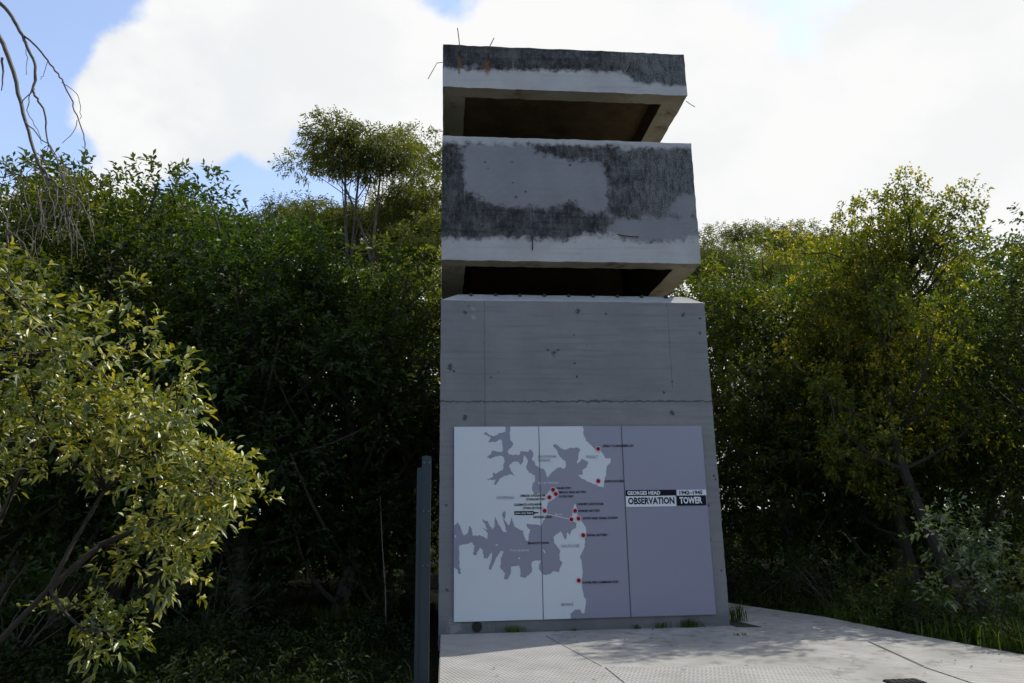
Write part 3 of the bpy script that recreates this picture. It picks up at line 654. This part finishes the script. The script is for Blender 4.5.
def limb_points(a, b, sag, rs, n=6):
    a, b = np.array(a, float), np.array(b, float); out = []
    off = rs.normal(0, .06 * np.linalg.norm(b - a), 3)
    for i in range(n + 1):
        s = i / n; p = a * (1 - s) + b * s; p = p + off * math.sin(math.pi * s); p[2] += sag * math.sin(math.pi * s) * -1
        out.append(tuple(p))
    return out
def taper(r0, r1, n): return [r0 + (r1 - r0) * i / (n - 1) for i in range(n)]

def dense_variant(tag_, seed, h=6.5, rad=1.9, nb=58, L=.125, Wd=.046, low=.35, twigs=150):
    rs = np.random.RandomState(seed); blobs = []
    for i in range(nb):
        d = unit(rs.normal(size=3)); rho = rs.uniform(.45, 1.0) ** .6
        z = h * .54 + d[2] * rho * (h * .46 - .35); taper_ = 1.0 - .35 * max(0, (z / h - .55)) / .45
        blobs.append((d[0] * rho * rad * taper_, d[1] * rho * rad * taper_, max(low, z), rs.uniform(.42, .78)))
    for i in range(9):
        th = rs.uniform(0, 6.28); blobs.append((math.cos(th) * rs.uniform(0, .75) * rad, math.sin(th) * rs.uniform(0, .75) * rad, h - rs.uniform(.05, .9), rs.uniform(.28, .45)))
    crown = foliage('crown_' + tag_, blobs, twigs, 7, L, Wd, rs, center=np.array([0, 0, h * .5]))
    mb = MB(); top = (rs.normal(0, .3), rs.normal(0, .3), h * .8)
    tp = limb_points((0, 0, -.4), top, 0, rs, 8); mb.tube(tp, taper(.13, .035, 9), 8)
    for (x, y, z, r) in blobs[::2]:
        zs = max(.4, z - rs.uniform(.6, 1.6)); f = min(1, max(0, (zs + .4) / (h * .8 + .4))); q = tp[int(f * 8)]
        pts = limb_points(q, (x, y, z), .1, rs, 5); mb.tube(pts, taper(.045, .010, 6), 5)
    me = mb.build('trunk', None); data = me.data; bpy.data.objects.remove(me)
    return crown, data
def gum_variant(tag_, seed, h=12.0, rad=3.0, nl=9, L=.13, Wd=.036, fork=.34, twigs=200, leafdroop=.35):
    rs = np.random.RandomState(seed); blobs = []; mb = MB()
    base = (rs.normal(0, .2), rs.normal(0, .2), h * fork)
    mb.tube(limb_points((0, 0, -.3), base, 0, rs, 6), taper(.26, .17, 7), 9)
    for i in range(nl):
        th = 2 * math.pi * i / nl + rs.uniform(-.3, .3); rr = rad * rs.uniform(.3, 1.0); z = h * (1 - .10 * (rr / rad) ** 2) - rs.uniform(0, 1.1)
        if i % 4 == 3: z -= h * .18
        e = np.array([math.cos(th) * rr, math.sin(th) * rr, z - .3])
        pts = limb_points(base, e, .25, rs, 7); mb.tube(pts, taper(.085, .022, 8), 6)
        for j in range(8):
            c = e + np.array([rs.normal(0, .62), rs.normal(0, .62), rs.normal(.0, .10)]); r = rs.uniform(.38, .66)
            blobs.append((*c, r)); (mb.tube(limb_points(pts[5 + j % 3], tuple(c), .05, rs, 4), taper(.018, .006, 5), 4) if j % 2 else None)
    crown = foliage('crown_' + tag_, blobs, twigs, 8, L, Wd, rs, squash=.45, up=.1, droop=leafdroop, twig_len=.22)
    me = mb.build('trunk', None); data = me.data; bpy.data.objects.remove(me); return crown, data
def airy_variant(tag_, seed, h=7.5, rad=2.3, nl=20, L=.098, Wd=.046, twigs=125):
    rs = np.random.RandomState(seed); blobs = []; mb = MB()
    tp = limb_points((0, 0, -.3), (rs.normal(0, .4), rs.normal(0, .3), h * .85), 0, rs, 9); mb.tube(tp, taper(.14, .03, 10), 8)
    for i in range(nl):
        f = .42 + .54 * i / nl; q = tp[min(9, int(f * 9))]; th = 2.4 * i + rs.uniform(-.4, .4); rr = rad * (1.1 - .75 * f) * rs.uniform(.7, 1.15)
        e = np.array(q) + np.array([math.cos(th) * rr, math.sin(th) * rr, rs.uniform(.5, 1.5)])
        pts = limb_points(q, tuple(e), .12, rs, 6); mb.tube(pts, taper(.045, .012, 7), 5)
        for j in range(6):
            c = np.array(pts[2 + j % 5]) + rs.normal(0, .30, 3) + np.array([0, 0, .2]); r = rs.uniform(.22, .46); blobs.append((*c, r))
            mb.tube(limb_points(pts[2 + j % 5], tuple(c), .02, rs, 3), taper(.014, .005, 4), 4)
    crown = foliage('crown_' + tag_, blobs, twigs * 2.2, 7, L, Wd, rs, squash=.7, up=.4, droop=.25, tintbias=.08)
    me = mb.build('trunk', None); data = me.data; bpy.data.objects.remove(me); return crown, data

def plant_tree(name, label, cat, group, var, loc, sc=1.0, rz=0.0, leaf=LEAF_DARK, bark=BARK, sxy=None):
    o = empty(name, loc); o.rotation_euler = (0, 0, rz); o.scale = ((sxy or sc), (sxy or sc), sc)
    tag(o, label, cat, group)
    for nme, me, mt in (('trunk', var[1], bark), ('crown', var[0], leaf)):
        c = bpy.data.objects.new(nme, me); COL.objects.link(c); c.parent = o
        if not me.materials: me.materials.append(mt)
        c.material_slots[0].link = 'OBJECT'; c.material_slots[0].material = mt
    return o
def top_at(px, py, y, var_h):
    """ground spot below a photo position at depth y and the scale that puts a tree's top there"""
    p = at(px, py, y); return (float(p[0]), y, float(ground_z(p[0], y))), (float(p[2]) + .2) / var_h

D1, D2, D3 = dense_variant('dense_a', 11), dense_variant('dense_b', 23, rad=2.1, nb=64, L=.10, Wd=.044, twigs=170), dense_variant('dense_c', 37, rad=1.75, nb=50, L=.115, Wd=.044)
G1, G2 = gum_variant('gum_a', 5, nl=13), gum_variant('gum_b', 9, nl=11, rad=3.6, fork=.36)
A1, A2 = airy_variant('airy_a', 14), airy_variant('airy_b', 29, nl=26, rad=2.7)
GLW, GRW, GFW = 'evergreen trees along the left of the clearing', 'trees along the right of the pavement', 'far gum trees behind the thicket'
def row_of(items):
    for (nm, lab, cat, grp, var, vh, px, py, y, leaf, bark, wid, rz) in items:
        loc, sc = top_at(px, py, y, vh)
        plant_tree(nm, lab, cat, grp, var, loc, sc, rz, leaf, bark, wid * sc if wid else None)
row_of([
 # left thicket, front row
 ('evergreen_tree', 'dense dark evergreen behind the yellow-green bush, nearest the left edge', 'tree', GLW, D2, 6.5, 15, 205, 1.5, LEAF_MID, BARK, 1.0, .3),
 ('evergreen_tree', 'tall bushy evergreen with a sunlit green top under the big white cloud', 'tree', GLW, D1, 6.5, 112, 166, 2.6, LEAF_MID, BARK, 1.0, 1.2),
 ('evergreen_tree', 'dark round-topped evergreen between the sunlit bushy top and the dipping skyline', 'tree', GLW, D3, 6.5, 192, 212, 3.2, LEAF_DARK, BARK, 1.1, 2.2),
 ('evergreen_tree', 'low dark evergreen below the small gap of pale sky', 'tree', GLW, D1, 6.5, 268, 240, 2.6, LEAF_DARK, BARK, 1.15, 3.4),
 ('evergreen_tree', 'dark leafy evergreen directly below the tall gum tree', 'tree', GLW, D2, 6.5, 345, 246, 3.2, LEAF_DARK, BARK, 1.1, 4.1),
 ('evergreen_tree', 'evergreen with light-edged leaves pressed against the left side of the tower', 'tree', GLW, D3, 6.5, 418, 262, 4.6, LEAF_MID, BARK, 1.1, 5.0),
 # left thicket, second row
 ('evergreen_tree', 'evergreen showing between the dead twigs at the far left, behind the front row', 'tree', GLW, D3, 6.5, 50, 196, 5.5, LEAF_DARK, BARK, 1.1, .9),
 ('evergreen_tree', 'evergreen in the shade behind the sunlit bushy top', 'tree', GLW, D2, 6.5, 150, 186, 6.2, LEAF_DARK, BARK, 1.1, 2.9),
 ('evergreen_tree', 'grey-green evergreen half hidden behind the round-topped one', 'tree', GLW, D1, 6.5, 235, 214, 6.8, LEAF_DARK, BARK, 1.2, 1.9),
 ('evergreen_tree', 'evergreen filling the shade behind the low dark one', 'tree', GLW, D2, 6.5, 305, 262, 6.6, LEAF_DARK, BARK, 1.3, 5.5),
 ('evergreen_tree', 'evergreen filling the shade behind the light-edged one by the tower', 'tree', GLW, D1, 6.5, 385, 262, 7.2, LEAF_MID, BARK, 1.3, .1),
 # far gums at the left
 ('gum_tree', 'tall gum tree with bare forking limbs and umbrella crown, left of the tower', 'tree', GFW, G1, 12.0, 374, 136, 13.5, LEAF_GUM, BARK_GUM, 1.02, .4),
 ('gum_tree', 'lower broad gum crown filling the sky gap between the tall umbrella gum and the tower', 'tree', GFW, G2, 12.0, 408, 190, 16.5, LEAF_GUM, BARK_GUM, .75, 2.0),
 ('gum_tree', 'smaller hazy gum tree left of the tall umbrella-crowned gum', 'tree', GFW, G2, 12.0, 292, 210, 17.5, LEAF_GUM, BARK_GUM, .85, 1.1),
 ('gum_tree', 'low grey-green gum crown just above the dip in the dark thicket', 'tree', GFW, G1, 12.0, 236, 214, 22.0, LEAF_GUM, BARK_GUM, .9, 2.7),
 ('gum_tree', 'gum tree with drooping bright foliage touching the tower edge, right of the tall gum', 'tree', GFW, G2, 12.0, 432, 222, 15.0, LEAF_GUM, BARK_GUM, .6, 3.9),
 # right side
 ('evergreen_tree', 'rounded glossy green evergreen right beside the tower on its right', 'tree', GRW, D1, 6.5, 762, 282, 4.6, LEAF_MID, BARK, 1.05, .8),
 ('evergreen_tree', 'dark evergreen deep in shade between the tower and the round glossy one', 'tree', GRW, D3, 6.5, 708, 276, 6.6, LEAF_MID, BARK, 1.2, 2.1),
 ('evergreen_tree', 'broad evergreen with dark twisted branches left of the tall yellow-green tree', 'tree', GRW, D2, 6.5, 845, 270, 4.2, LEAF_DARK, BARK, 1.0, 3.0),
 ('yellow_green_tree', 'tall airy tree with yellow-green leaves standing out against the white sky', 'tree', GRW, A2, 7.9, 905, 158, 1.1, LEAF_YEL, TWIG_DARK, .80, 3.4),
 ('yellow_green_tree', 'shorter yellow-green tree leaning left of the tall airy one', 'tree', GRW, A1, 7.9, 868, 205, 2.4, LEAF_YEL, TWIG_DARK, .9, 2.0),
 ('evergreen_tree', 'bushy green tree at the right edge with its top cut by the frame', 'tree', GRW, D2, 6.5, 1044, 230, 1.2, LEAF_MID, BARK, 1.0, 4.4),
 ('yellow_green_tree', 'loose yellow-green tree cut by the right edge of the picture, overhanging the pavement', 'tree', GRW, A1, 7.9, 1110, 215, .9, LEAF_YEL, BARK, .85, 1.1),
 ('evergreen_tree', 'dark evergreen under the tall yellow-green tree, deep in its shade', 'tree', GRW, D2, 6.5, 935, 262, 5.4, LEAF_DARK, BARK, 1.1, 1.4),
 ('evergreen_tree', 'evergreen behind the broad one with the twisted branches', 'tree', GRW, D3, 6.5, 815, 270, 8.4, LEAF_DARK, BARK, 1.3, .2),
 ('evergreen_tree', 'evergreen behind the bushy tree at the right edge', 'tree', GRW, D2, 6.5, 1000, 230, 8.0, LEAF_DARK, BARK, 1.2, 5.1),
 ('gum_tree', 'flat-topped far gum tree just right of the lookout block', 'tree', GFW, G1, 12.0, 716, 236, 18.0, LEAF_GUM, BARK_GUM, .9, 5.2),
 ('gum_tree', 'far gum tree with rounded crown clusters right of the flat-topped gum', 'tree', GFW, G2, 12.0, 775, 236, 21.0, LEAF_GUM, BARK_GUM, .9, .7),
 ('gum_tree', 'far gum tree showing small between the round evergreen and the yellow-green trees', 'tree', GFW, G1, 12.0, 822, 244, 27.0, LEAF_GUM, BARK_GUM, .9, 3.3),
])

# ------------------------------------------------------------------ far thicket closing the view under the crowns, unseen thicket behind the camera
rs = np.random.RandomState(55); tb_ = []
for i in range(520):
    u = i / 520
    if u < .62: x, y = rs.uniform(-19, 19), rs.uniform(9.5, 13)
    elif u < .82: x, y = rs.uniform(10.5, 14), rs.uniform(-5, 10)
    else: x, y = rs.uniform(-15, -9.5), rs.uniform(-4, 10)
    z = rs.uniform(0, 1) ** 1.2 * 4.2; tb_.append((x, y, z + .2 + float(ground_z(x, y)), rs.uniform(.6, 1.1)))
for i in range(90):
    tb_.append((rs.uniform(-3, 7), rs.uniform(8.5, 10.5), rs.uniform(.1, 1.6), rs.uniform(.4, .6)))
for i in range(260):
    x, y = rs.uniform(-12, 12), rs.uniform(5.5, 9.5)
    if -.5 < x < 4.8: continue
    tb_.append((x, y, rs.uniform(.2, 1.3), rs.uniform(.4, .7)))
for i in range(420):  # unseen thicket behind the camera, added tall to block sky light
    u = i / 420
    if u < .7: x, y = rs.uniform(-18, 18), rs.uniform(-24, -20)
    elif u < .85: x, y = rs.uniform(-16, -12), rs.uniform(-22, -6)
    else: x, y = rs.uniform(13, 16), rs.uniform(-22, -14)
    z = rs.uniform(0, 1) * (9.5 if y < -15 else 7); tb_.append((x, y, z + .2, rs.uniform(.9, 1.3)))
tag(link('thicket', foliage('thicket', tb_, 42, 7, .17, .075, rs), LEAF_DARK), kind='stuff')

# ------------------------------------------------------------------ shrubs
def shrub(name, label, blobs, loc, leaf, twigs, L, Wd, seed, nleaf=7, fine=False, group=None, droop=.2, tintbias=0.0, stems=True, squash=.85):
    rs = np.random.RandomState(seed); o = empty(name, loc); tag(o, label, 'shrub', group)
    if stems:
        mb = MB()
        for (x, y, z, r) in blobs:
            mb.tube(limb_points((rs.normal(0, .06), rs.normal(0, .06), -.08), (x, y, z), -.05, rs, 5), taper(.016, .004, 6), 5)
        mb.build('stem', BARK, o)
    me = foliage('foliage', blobs, twigs, nleaf, L, Wd, rs, droop=droop, fine=fine, tintbias=tintbias, squash=squash)
    link('foliage', me, leaf, o); return o
def lump(w, h, n, seed, r0=.18, r1=.34):
    rs = np.random.RandomState(seed); return [(rs.normal(0, w * .4), rs.normal(0, w * .4), h * rs.uniform(.15, 1) - .1, rs.uniform(r0, r1)) for _ in range(n)]
GS = 'shrubs beside the pavement'
gz = lambda x, y: (x, y, float(ground_z(x, y)))
shrub('shrub', 'upright speckled shrub with small bright leaves at the right, above the grass', lump(.75, 1.95, 24, 3, .16, .30), gz(7.25, -.75), LEAF_COOL, 190, .10, .045, 41, group=GS, tintbias=.15)
shrub('shrub', 'low dark spreading shrub behind the pavement edge, middle of the right side', lump(1.3, 1.0, 20, 4), gz(6.5, 1.7), LEAF_DARK, 170, .10, .032, 42, group=GS)
shrub('shrub', 'low shaded shrub near the back end of the pavement by the tower', lump(1.1, 1.0, 16, 5), gz(5.9, 4.0), LEAF_DARK, 170, .10, .035, 43, group=GS)
shrub('shrub', 'small leafy shrub at the right edge among bright grass', lump(.7, 1.1, 14, 6), gz(7.75, -1.5), LEAF_MID, 200, .09, .036, 44, group=GS, tintbias=.1)
shrub('shrub', 'low leafy shrub spilling over the pavement edge below the dark spreading shrub', lump(.8, .7, 14, 12, .14, .26), gz(6.35, .35), LEAF_MID, 200, .09, .038, 48, group=GS)
shrub('shrub', 'small rounded shrub in the grass left of the upright speckled shrub', lump(.6, .75, 12, 13, .14, .24), gz(6.65, -.2), LEAF_MID, 200, .085, .04, 49, group=GS)
GS2 = 'shrubs in the shade left of the tower'
shrub('shrub', 'dark shrub in the gap between the steel post and the thicket', lump(.8, 1.4, 16, 7), gz(-.9, 3.0), LEAF_DARK, 150, .10, .036, 45, group=GS2)
shrub('shrub', 'dark low shrub below the evergreen in the middle of the thicket', lump(1.1, 1.3, 18, 8), gz(-3.4, 1.6), LEAF_DARK, 150, .11, .04, 46, group=GS2)
shrub('shrub', 'dark low shrub behind the hanging leaves of the front bush', lump(1.2, 1.4, 18, 9), gz(-5.6, .2), LEAF_DARK, 150, .11, .04, 47, group=GS2)

# the sunlit bush at the left front: lance-shaped leaves in whorls on arching branches
rs = np.random.RandomState(77)
FB = gz(-3.15, -6.7)
def rel(px, py, y): p = at(px, py, y); return (float(p[0]) - FB[0], float(p[1]) - FB[1], float(p[2]) - FB[2])
zones = [((-60, 262), (35, 330), 9), ((-60, 320), (95, 420), 22), ((60, 300), (150, 370), 6), ((90, 350), (175, 430), 9), ((-60, 400), (170, 470), 26), ((150, 420), (215, 500), 12), ((195, 455), (262, 545), 9), ((110, 470), (205, 560), 11), ((150, 540), (195, 600), 4), ((-60, 470), (60, 500), 3), ((50, 605), (125, 655), 5)]
fblobs = []
for (a, b, k) in zones:
    for _ in range(k):
        px, py = rs.uniform(a[0], b[0]), rs.uniform(a[1], b[1]); y = -6.6 + rs.uniform(-.35, .75)
        fblobs.append((*rel(px, py, y), rs.uniform(.10, .19)))
bush = empty('bush', FB); tag(bush, 'big sunlit bush with yellow-green lance-shaped leaves filling the left front', 'bush')
mb = MB()
t0 = [rel(px, py, y) for px, py, y in ((-60, 690, -6.6), (0, 640, -6.6), (50, 588, -6.55), (75, 540, -6.5), (105, 490, -6.45), (150, 455, -6.4))]
mb.tube([(0, 0, -.1)] + t0, taper(.018, .007, 7), 7)
t1 = [rel(px, py, y) for px, py, y in ((-30, 600, -6.4), (0, 520, -6.3), (40, 430, -6.3), (60, 350, -6.2))]; mb.tube([(0, 0, -.1)] + t1, taper(.018, .007, 5), 7)
t2 = [rel(px, py, y) for px, py, y in ((50, 588, -6.55), (100, 545, -6.4), (160, 520, -6.4), (215, 500, -6.3))]; mb.tube(t2, taper(.018, .007, 4), 6)
t3 = [rel(px, py, y) for px, py, y in ((50, 588, -6.55), (62, 610, -6.6), (85, 632, -6.6))]; mb.tube(t3, taper(.012, .006, 3), 6)
allp = t0[1:] + t1 + t2 + t3
for bb in fblobs:
    q = min(allp, key=lambda p: sum((p[i] - bb[i]) ** 2 for i in range(3)) + (2 if p[2] > bb[2] + .4 else 0)); mb.tube(limb_points(q, bb[:3], -.02, rs, 4), taper(.008, .003, 5), 4)
mb.build('branch', TWIG_DARK, bush)
link('foliage', foliage('foliage', fblobs, 540, 8, .054, .0185, rs, up=.4, droop=.25, fine=True, twig_len=.07, tintbias=.12, spread=.9), LEAF_FRONT, bush)

# dead drooping branches at the upper left, on a bare tree whose trunk stands outside the picture
BT = gz(-3.6, -7.1)
bare = empty('bare_tree', BT); tag(bare, 'leafless tree whose thin dead twigs droop into the upper left corner', 'tree')
def bp(pts, y): return [tuple(at(px / 2.668, py / 2.668, y)[i] - BT[i] for i in range(3)) for px, py in pts]
mb = MB()
topc = bp([(-260, -260)], -6.9)[0]
mb.tube(limb_points((0, 0, -.2), topc, 0, rs, 7), taper(.10, .04, 8), 8)
def twig(pts, y, r0, r1, root=False):
    P = bp(pts, y)
    if root: P = [topc] + P
    Q = []
    for i in range(len(P) - 1):
        p0, p1, p2, p3 = (np.array(P[max(0, min(len(P) - 1, i + k))]) for k in (-1, 0, 1, 2))
        for u in (0, .25, .5, .75):
            Q.append(tuple(.5 * (2 * p1 + (p2 - p0) * u + (2 * p0 - 5 * p1 + 4 * p2 - p3) * u * u + (3 * p1 - p0 - 3 * p2 + p3) * u ** 3) + rs.normal(0, .0025, 3)))
    Q.append(P[-1]); mb.tube(Q, taper(r0 * .62, max(.0013, r1 * .7), len(Q)), 5)
twig([(-60, -60), (0, 8), (30, 42), (58, 95), (78, 135), (95, 180), (88, 240), (105, 270), (122, 312), (128, 375), (160, 450), (180, 500)], -7.0, .018, .003, True)
twig([(55, 85), (110, 140), (140, 180), (165, 215), (190, 270), (210, 320), (226, 370), (228, 402), (224, 436)], -7.0, .008, .0025)
twig([(165, 222), (200, 245), (215, 280), (213, 318)], -7.02, .003, .002)
twig([(208, 318), (195, 355), (166, 382)], -7.0, .003, .0015)
twig([(-70, 0), (0, 100), (25, 165), (55, 270), (70, 330), (95, 415), (125, 465), (155, 498), (200, 520), (228, 560), (245, 620)], -6.9, .022, .003, True)
twig([(55, 275), (90, 240), (88, 235)], -6.95, .004, .003)
twig([(5, 155), (8, 200), (4, 242)], -6.9, .010, .003)
twig([(68, 325), (110, 370), (140, 400), (165, 470), (182, 560), (170, 640)], -6.92, .005, .002)
twig([(100, 425), (115, 470), (150, 510), (145, 560), (110, 600), (40, 620), (-30, 650)], -6.9, .009, .003)
twig([(150, 498), (160, 560), (185, 590), (205, 640), (206, 690)], -6.88, .005, .002)
twig([(-40, 390), (0, 428), (30, 455), (55, 492)], -6.95, .004, .002)
twig([(95, 440), (70, 470), (42, 505)], -6.95, .003, .002)
twig([(-60, 480), (-20, 530), (10, 570), (20, 610), (22, 690), (24, 760)], -6.85, .011, .004, True)
twig([(20, 612), (60, 650), (85, 690), (120, 720)], -6.85, .006, .002)
twig([(85, 690), (110, 640), (130, 570), (150, 520)], -6.86, .003, .002)
twig([(22, 640), (50, 610), (85, 640), (70, 700), (60, 760)], -6.83, .004, .002)
twig([(170, 560), (160, 600), (145, 640)], -6.9, .003, .0015)
twig([(95, 182), (80, 260), (75, 300), (100, 345), (112, 385)], -7.0, .004, .002)
twig([(128, 385), (118, 430), (100, 470)], -7.0, .003, .0015)
twig([(130, 160), (118, 195), (108, 212)], -7.0, .0025, .0012)
twig([(70, 130), (72, 165), (70, 200)], -7.0, .0025, .0012)
twig([(228, 690), (222, 650), (208, 610), (190, 588)], -6.88, .002, .003)
rt = np.random.RandomState(8)
for q in range(26):
    x0, y0 = rt.uniform(-10, 215), rt.uniform(430, 560); dx = rt.normal(0, 14)
    ln = rt.uniform(70, 210)
    twig([(x0, y0), (x0 + dx, y0 + ln * .3), (x0 + dx * 1.6 + rt.normal(0, 8), y0 + ln * .65), (x0 + dx * 1.7 + rt.normal(0, 12), y0 + ln)], -6.9 + rt.uniform(-.15, .15), .0045, .002)
mb.build('trunk', TWIG, bare)

# a thin pale sapling in the shade
SP = gz(-.85, 2.2)
sap = empty('sapling', SP); tag(sap, 'thin pale bare-stemmed sapling in the dark gap left of the steel post', 'sapling')
mb = MB(); mb.tube([(0, 0, -.1), (-.03, 0, .6), (-.10, .02, 1.3), (-.16, .05, 2.1)], taper(.014, .006, 4), 6); mb.build('trunk', BARK_PALE, sap)
link('crown', foliage('crown', [(-.16, .05, 2.15, .2), (-.3, 0, 1.9, .16), (.02, .1, 1.75, .15)], 300, 6, .09, .03, rs), LEAF_MID, sap)

# ------------------------------------------------------------------ grass and undergrowth
def blades(name, pts, hmin, hmax, wid, rs, lean=.5, tint=.4):
    n = len(pts); th = rs.uniform(0, 6.283, n); h = rs.uniform(hmin, hmax, n)[:, None]; d = np.stack([np.cos(th), np.sin(th), np.zeros(n)], -1); s = np.stack([-np.sin(th), np.cos(th), np.zeros(n)], -1) * wid * rs.uniform(.6, 1.3, (n, 1))
    le = rs.uniform(.1, 1.0, (n, 1)) * lean; up = np.array([0, 0, 1.0])
    a, b = pts - s, pts + s; m1 = pts + up * h * .55 + d * h * le * .3; c, e = m1 - s * .8, m1 + s * .8; t = pts + up * h * (1 - le * .35) + d * h * le
    V = np.stack([a, b, c, e, t], 1).reshape(-1, 3); o = np.arange(n)[:, None] * 5
    F = np.concatenate([o + [0, 1, 3], o + [0, 3, 2], o + [2, 3, 4]], 0)
    return npmesh(name, V, F, {'tint': np.repeat(np.clip(tint + rs.normal(0, .18, n), 0, 1), 5)})
def patch(n, x0, x1, y0, y1, rs, clump=.1, avoid=True):
    k = max(1, n // 14); cx, cyy = rs.uniform(x0, x1, k), rs.uniform(y0, y1, k)
    i = rs.randint(0, k, n); x = cx[i] + rs.normal(0, clump, n); y = cyy[i] + rs.normal(0, clump, n)
    if avoid:
        e = np.interp(y, [-17, -5, -2.55, -1, .54, 2.15, 3.6, 6], [6.5, 6.45, 6.24, 5.9, 5.66, 5.04, 4.7, 4.5])
        k2 = (x < -.03) | (x > e + .02); x, y = x[k2], y[k2]
    return np.stack([x, y, ground_z(x, y) - .02], -1)
rs = np.random.RandomState(101)
pr = np.concatenate([patch(9000, 5.6, 10, -4.5, 3, rs), patch(3600, 6.3, 8.4, -3.2, -.6, rs, .08)])
tag(link('grass', blades('grass', pr, .12, .50, .006, rs, .9, .55), GRASSM), kind='stuff')
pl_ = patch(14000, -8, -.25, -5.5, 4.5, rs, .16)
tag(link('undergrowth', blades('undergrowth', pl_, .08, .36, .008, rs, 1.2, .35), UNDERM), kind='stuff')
lb = []
for q in range(330):
    x, y = rs.uniform(-8, -.45), rs.uniform(-5.5, 4.5)
    lb.append((x, y, float(ground_z(x, y)) + rs.uniform(.02, .22), rs.uniform(.10, .26)))
for q in range(90):
    y = rs.uniform(-4.5, 3.5); x = float(np.interp(y, [-5, -2.55, -1, .54, 2.15, 3.6], [6.45, 6.24, 5.9, 5.66, 5.04, 4.7])) + abs(rs.normal(.35, .3)) + .1
    lb.append((x, y, float(ground_z(x, y)) + rs.uniform(.02, .2), rs.uniform(.10, .24)))
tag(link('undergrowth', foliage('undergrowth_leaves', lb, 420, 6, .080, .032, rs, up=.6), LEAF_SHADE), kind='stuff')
LITTER = leaf_mat('fallen_leaf_litter', (.05, .032, .015), (.11, .07, .03), (.20, .14, .06), (1.2, 1.1, .8), .1, .8, .2)
nl_ = 170; lx = rs.uniform(.1, 6.1, nl_); ly = rs.uniform(-5, 2, nl_) ; k_ = ~((lx > -.05) & (lx < 4.08) & (ly > -.06)) & (lx < np.interp(ly, [-5, -2.55, -1, .54, 2.15], [6.4, 6.2, 5.85, 5.6, 5.0])); lx, ly = lx[k_], ly[k_]; nl_ = len(lx)
ld = rand_dirs(nl_, rs); ld[:, 2] *= .1
LV, LF, lk = leaves(np.stack([lx, ly, np.full(nl_, .022)], -1), ld, np.tile([0, 0, 1.0], (nl_, 1)) + rs.normal(0, .12, (nl_, 3)), rs.uniform(.035, .075, nl_), rs.uniform(.012, .024, nl_), 0.0)
tag(link('leaf_litter', npmesh('leaf_litter', LV, LF, {'tint': np.repeat(rs.uniform(0, 1, nl_), lk)}), LITTER), kind='stuff')
pm = patch(1300, -3.0, -1.2, 2.6, 3.9, rs, .08)
tag(link('grass', blades('grass_sunlit_tint', pm, .15, .42, .008, rs, .8, .75), GRASSM), kind='stuff')  # paler blades stand in for a sunlit patch, sunlight put into the tint
def tuft(label, x, y, w, h, n, seed, z=0.0, tint=.45):
    r2 = np.random.RandomState(seed); P = np.stack([x + r2.normal(0, w, n), y + r2.normal(0, .02, n), np.full(n, z + .004)], -1); P[:, 1] = np.minimum(P[:, 1], -.015) if y < 0 else P[:, 1]
    P0 = P - np.array([x, y, z]); o = link('weed', blades('weed', P0, h * .5, h, .006, r2, .9, tint), GRASSM); o.location = (x, y, z)
    return tag(o, label, 'weed', 'weeds along the tower foot')
def foot(px): p = at(px, 631, -.05); return float(p[0])
tuft('yellowish weed tuft at the foot of the map board, right of the drain hole', foot(513), -.05, .10, .13, 60, 1, tint=.8)
tuft('tiny weed sprout at the tower foot under the middle of the board', foot(575), -.05, .02, .06, 14, 2, .0)
tuft('small weed sprout at the tower foot under the title side of the board', foot(637), -.05, .025, .09, 20, 3)
tuft('yellow-green weed at the tower foot, middle one of the row below the title', foot(662), -.05, .04, .12, 34, 4, tint=.75)
tuft('wider green weed tuft at the tower foot near its right corner', foot(690), -.05, .09, .15, 70, 5)
tuft('tall grass tuft growing from the soil pocket at the right corner of the tower', 4.20, .3, .07, .36, 60, 6, .01)
tuft('lone yellow sprout on the open pavement just right of the tower corner', float(at(745, 637, -1)[0]), -.85, .03, .06, 16, 8, .004, .8)
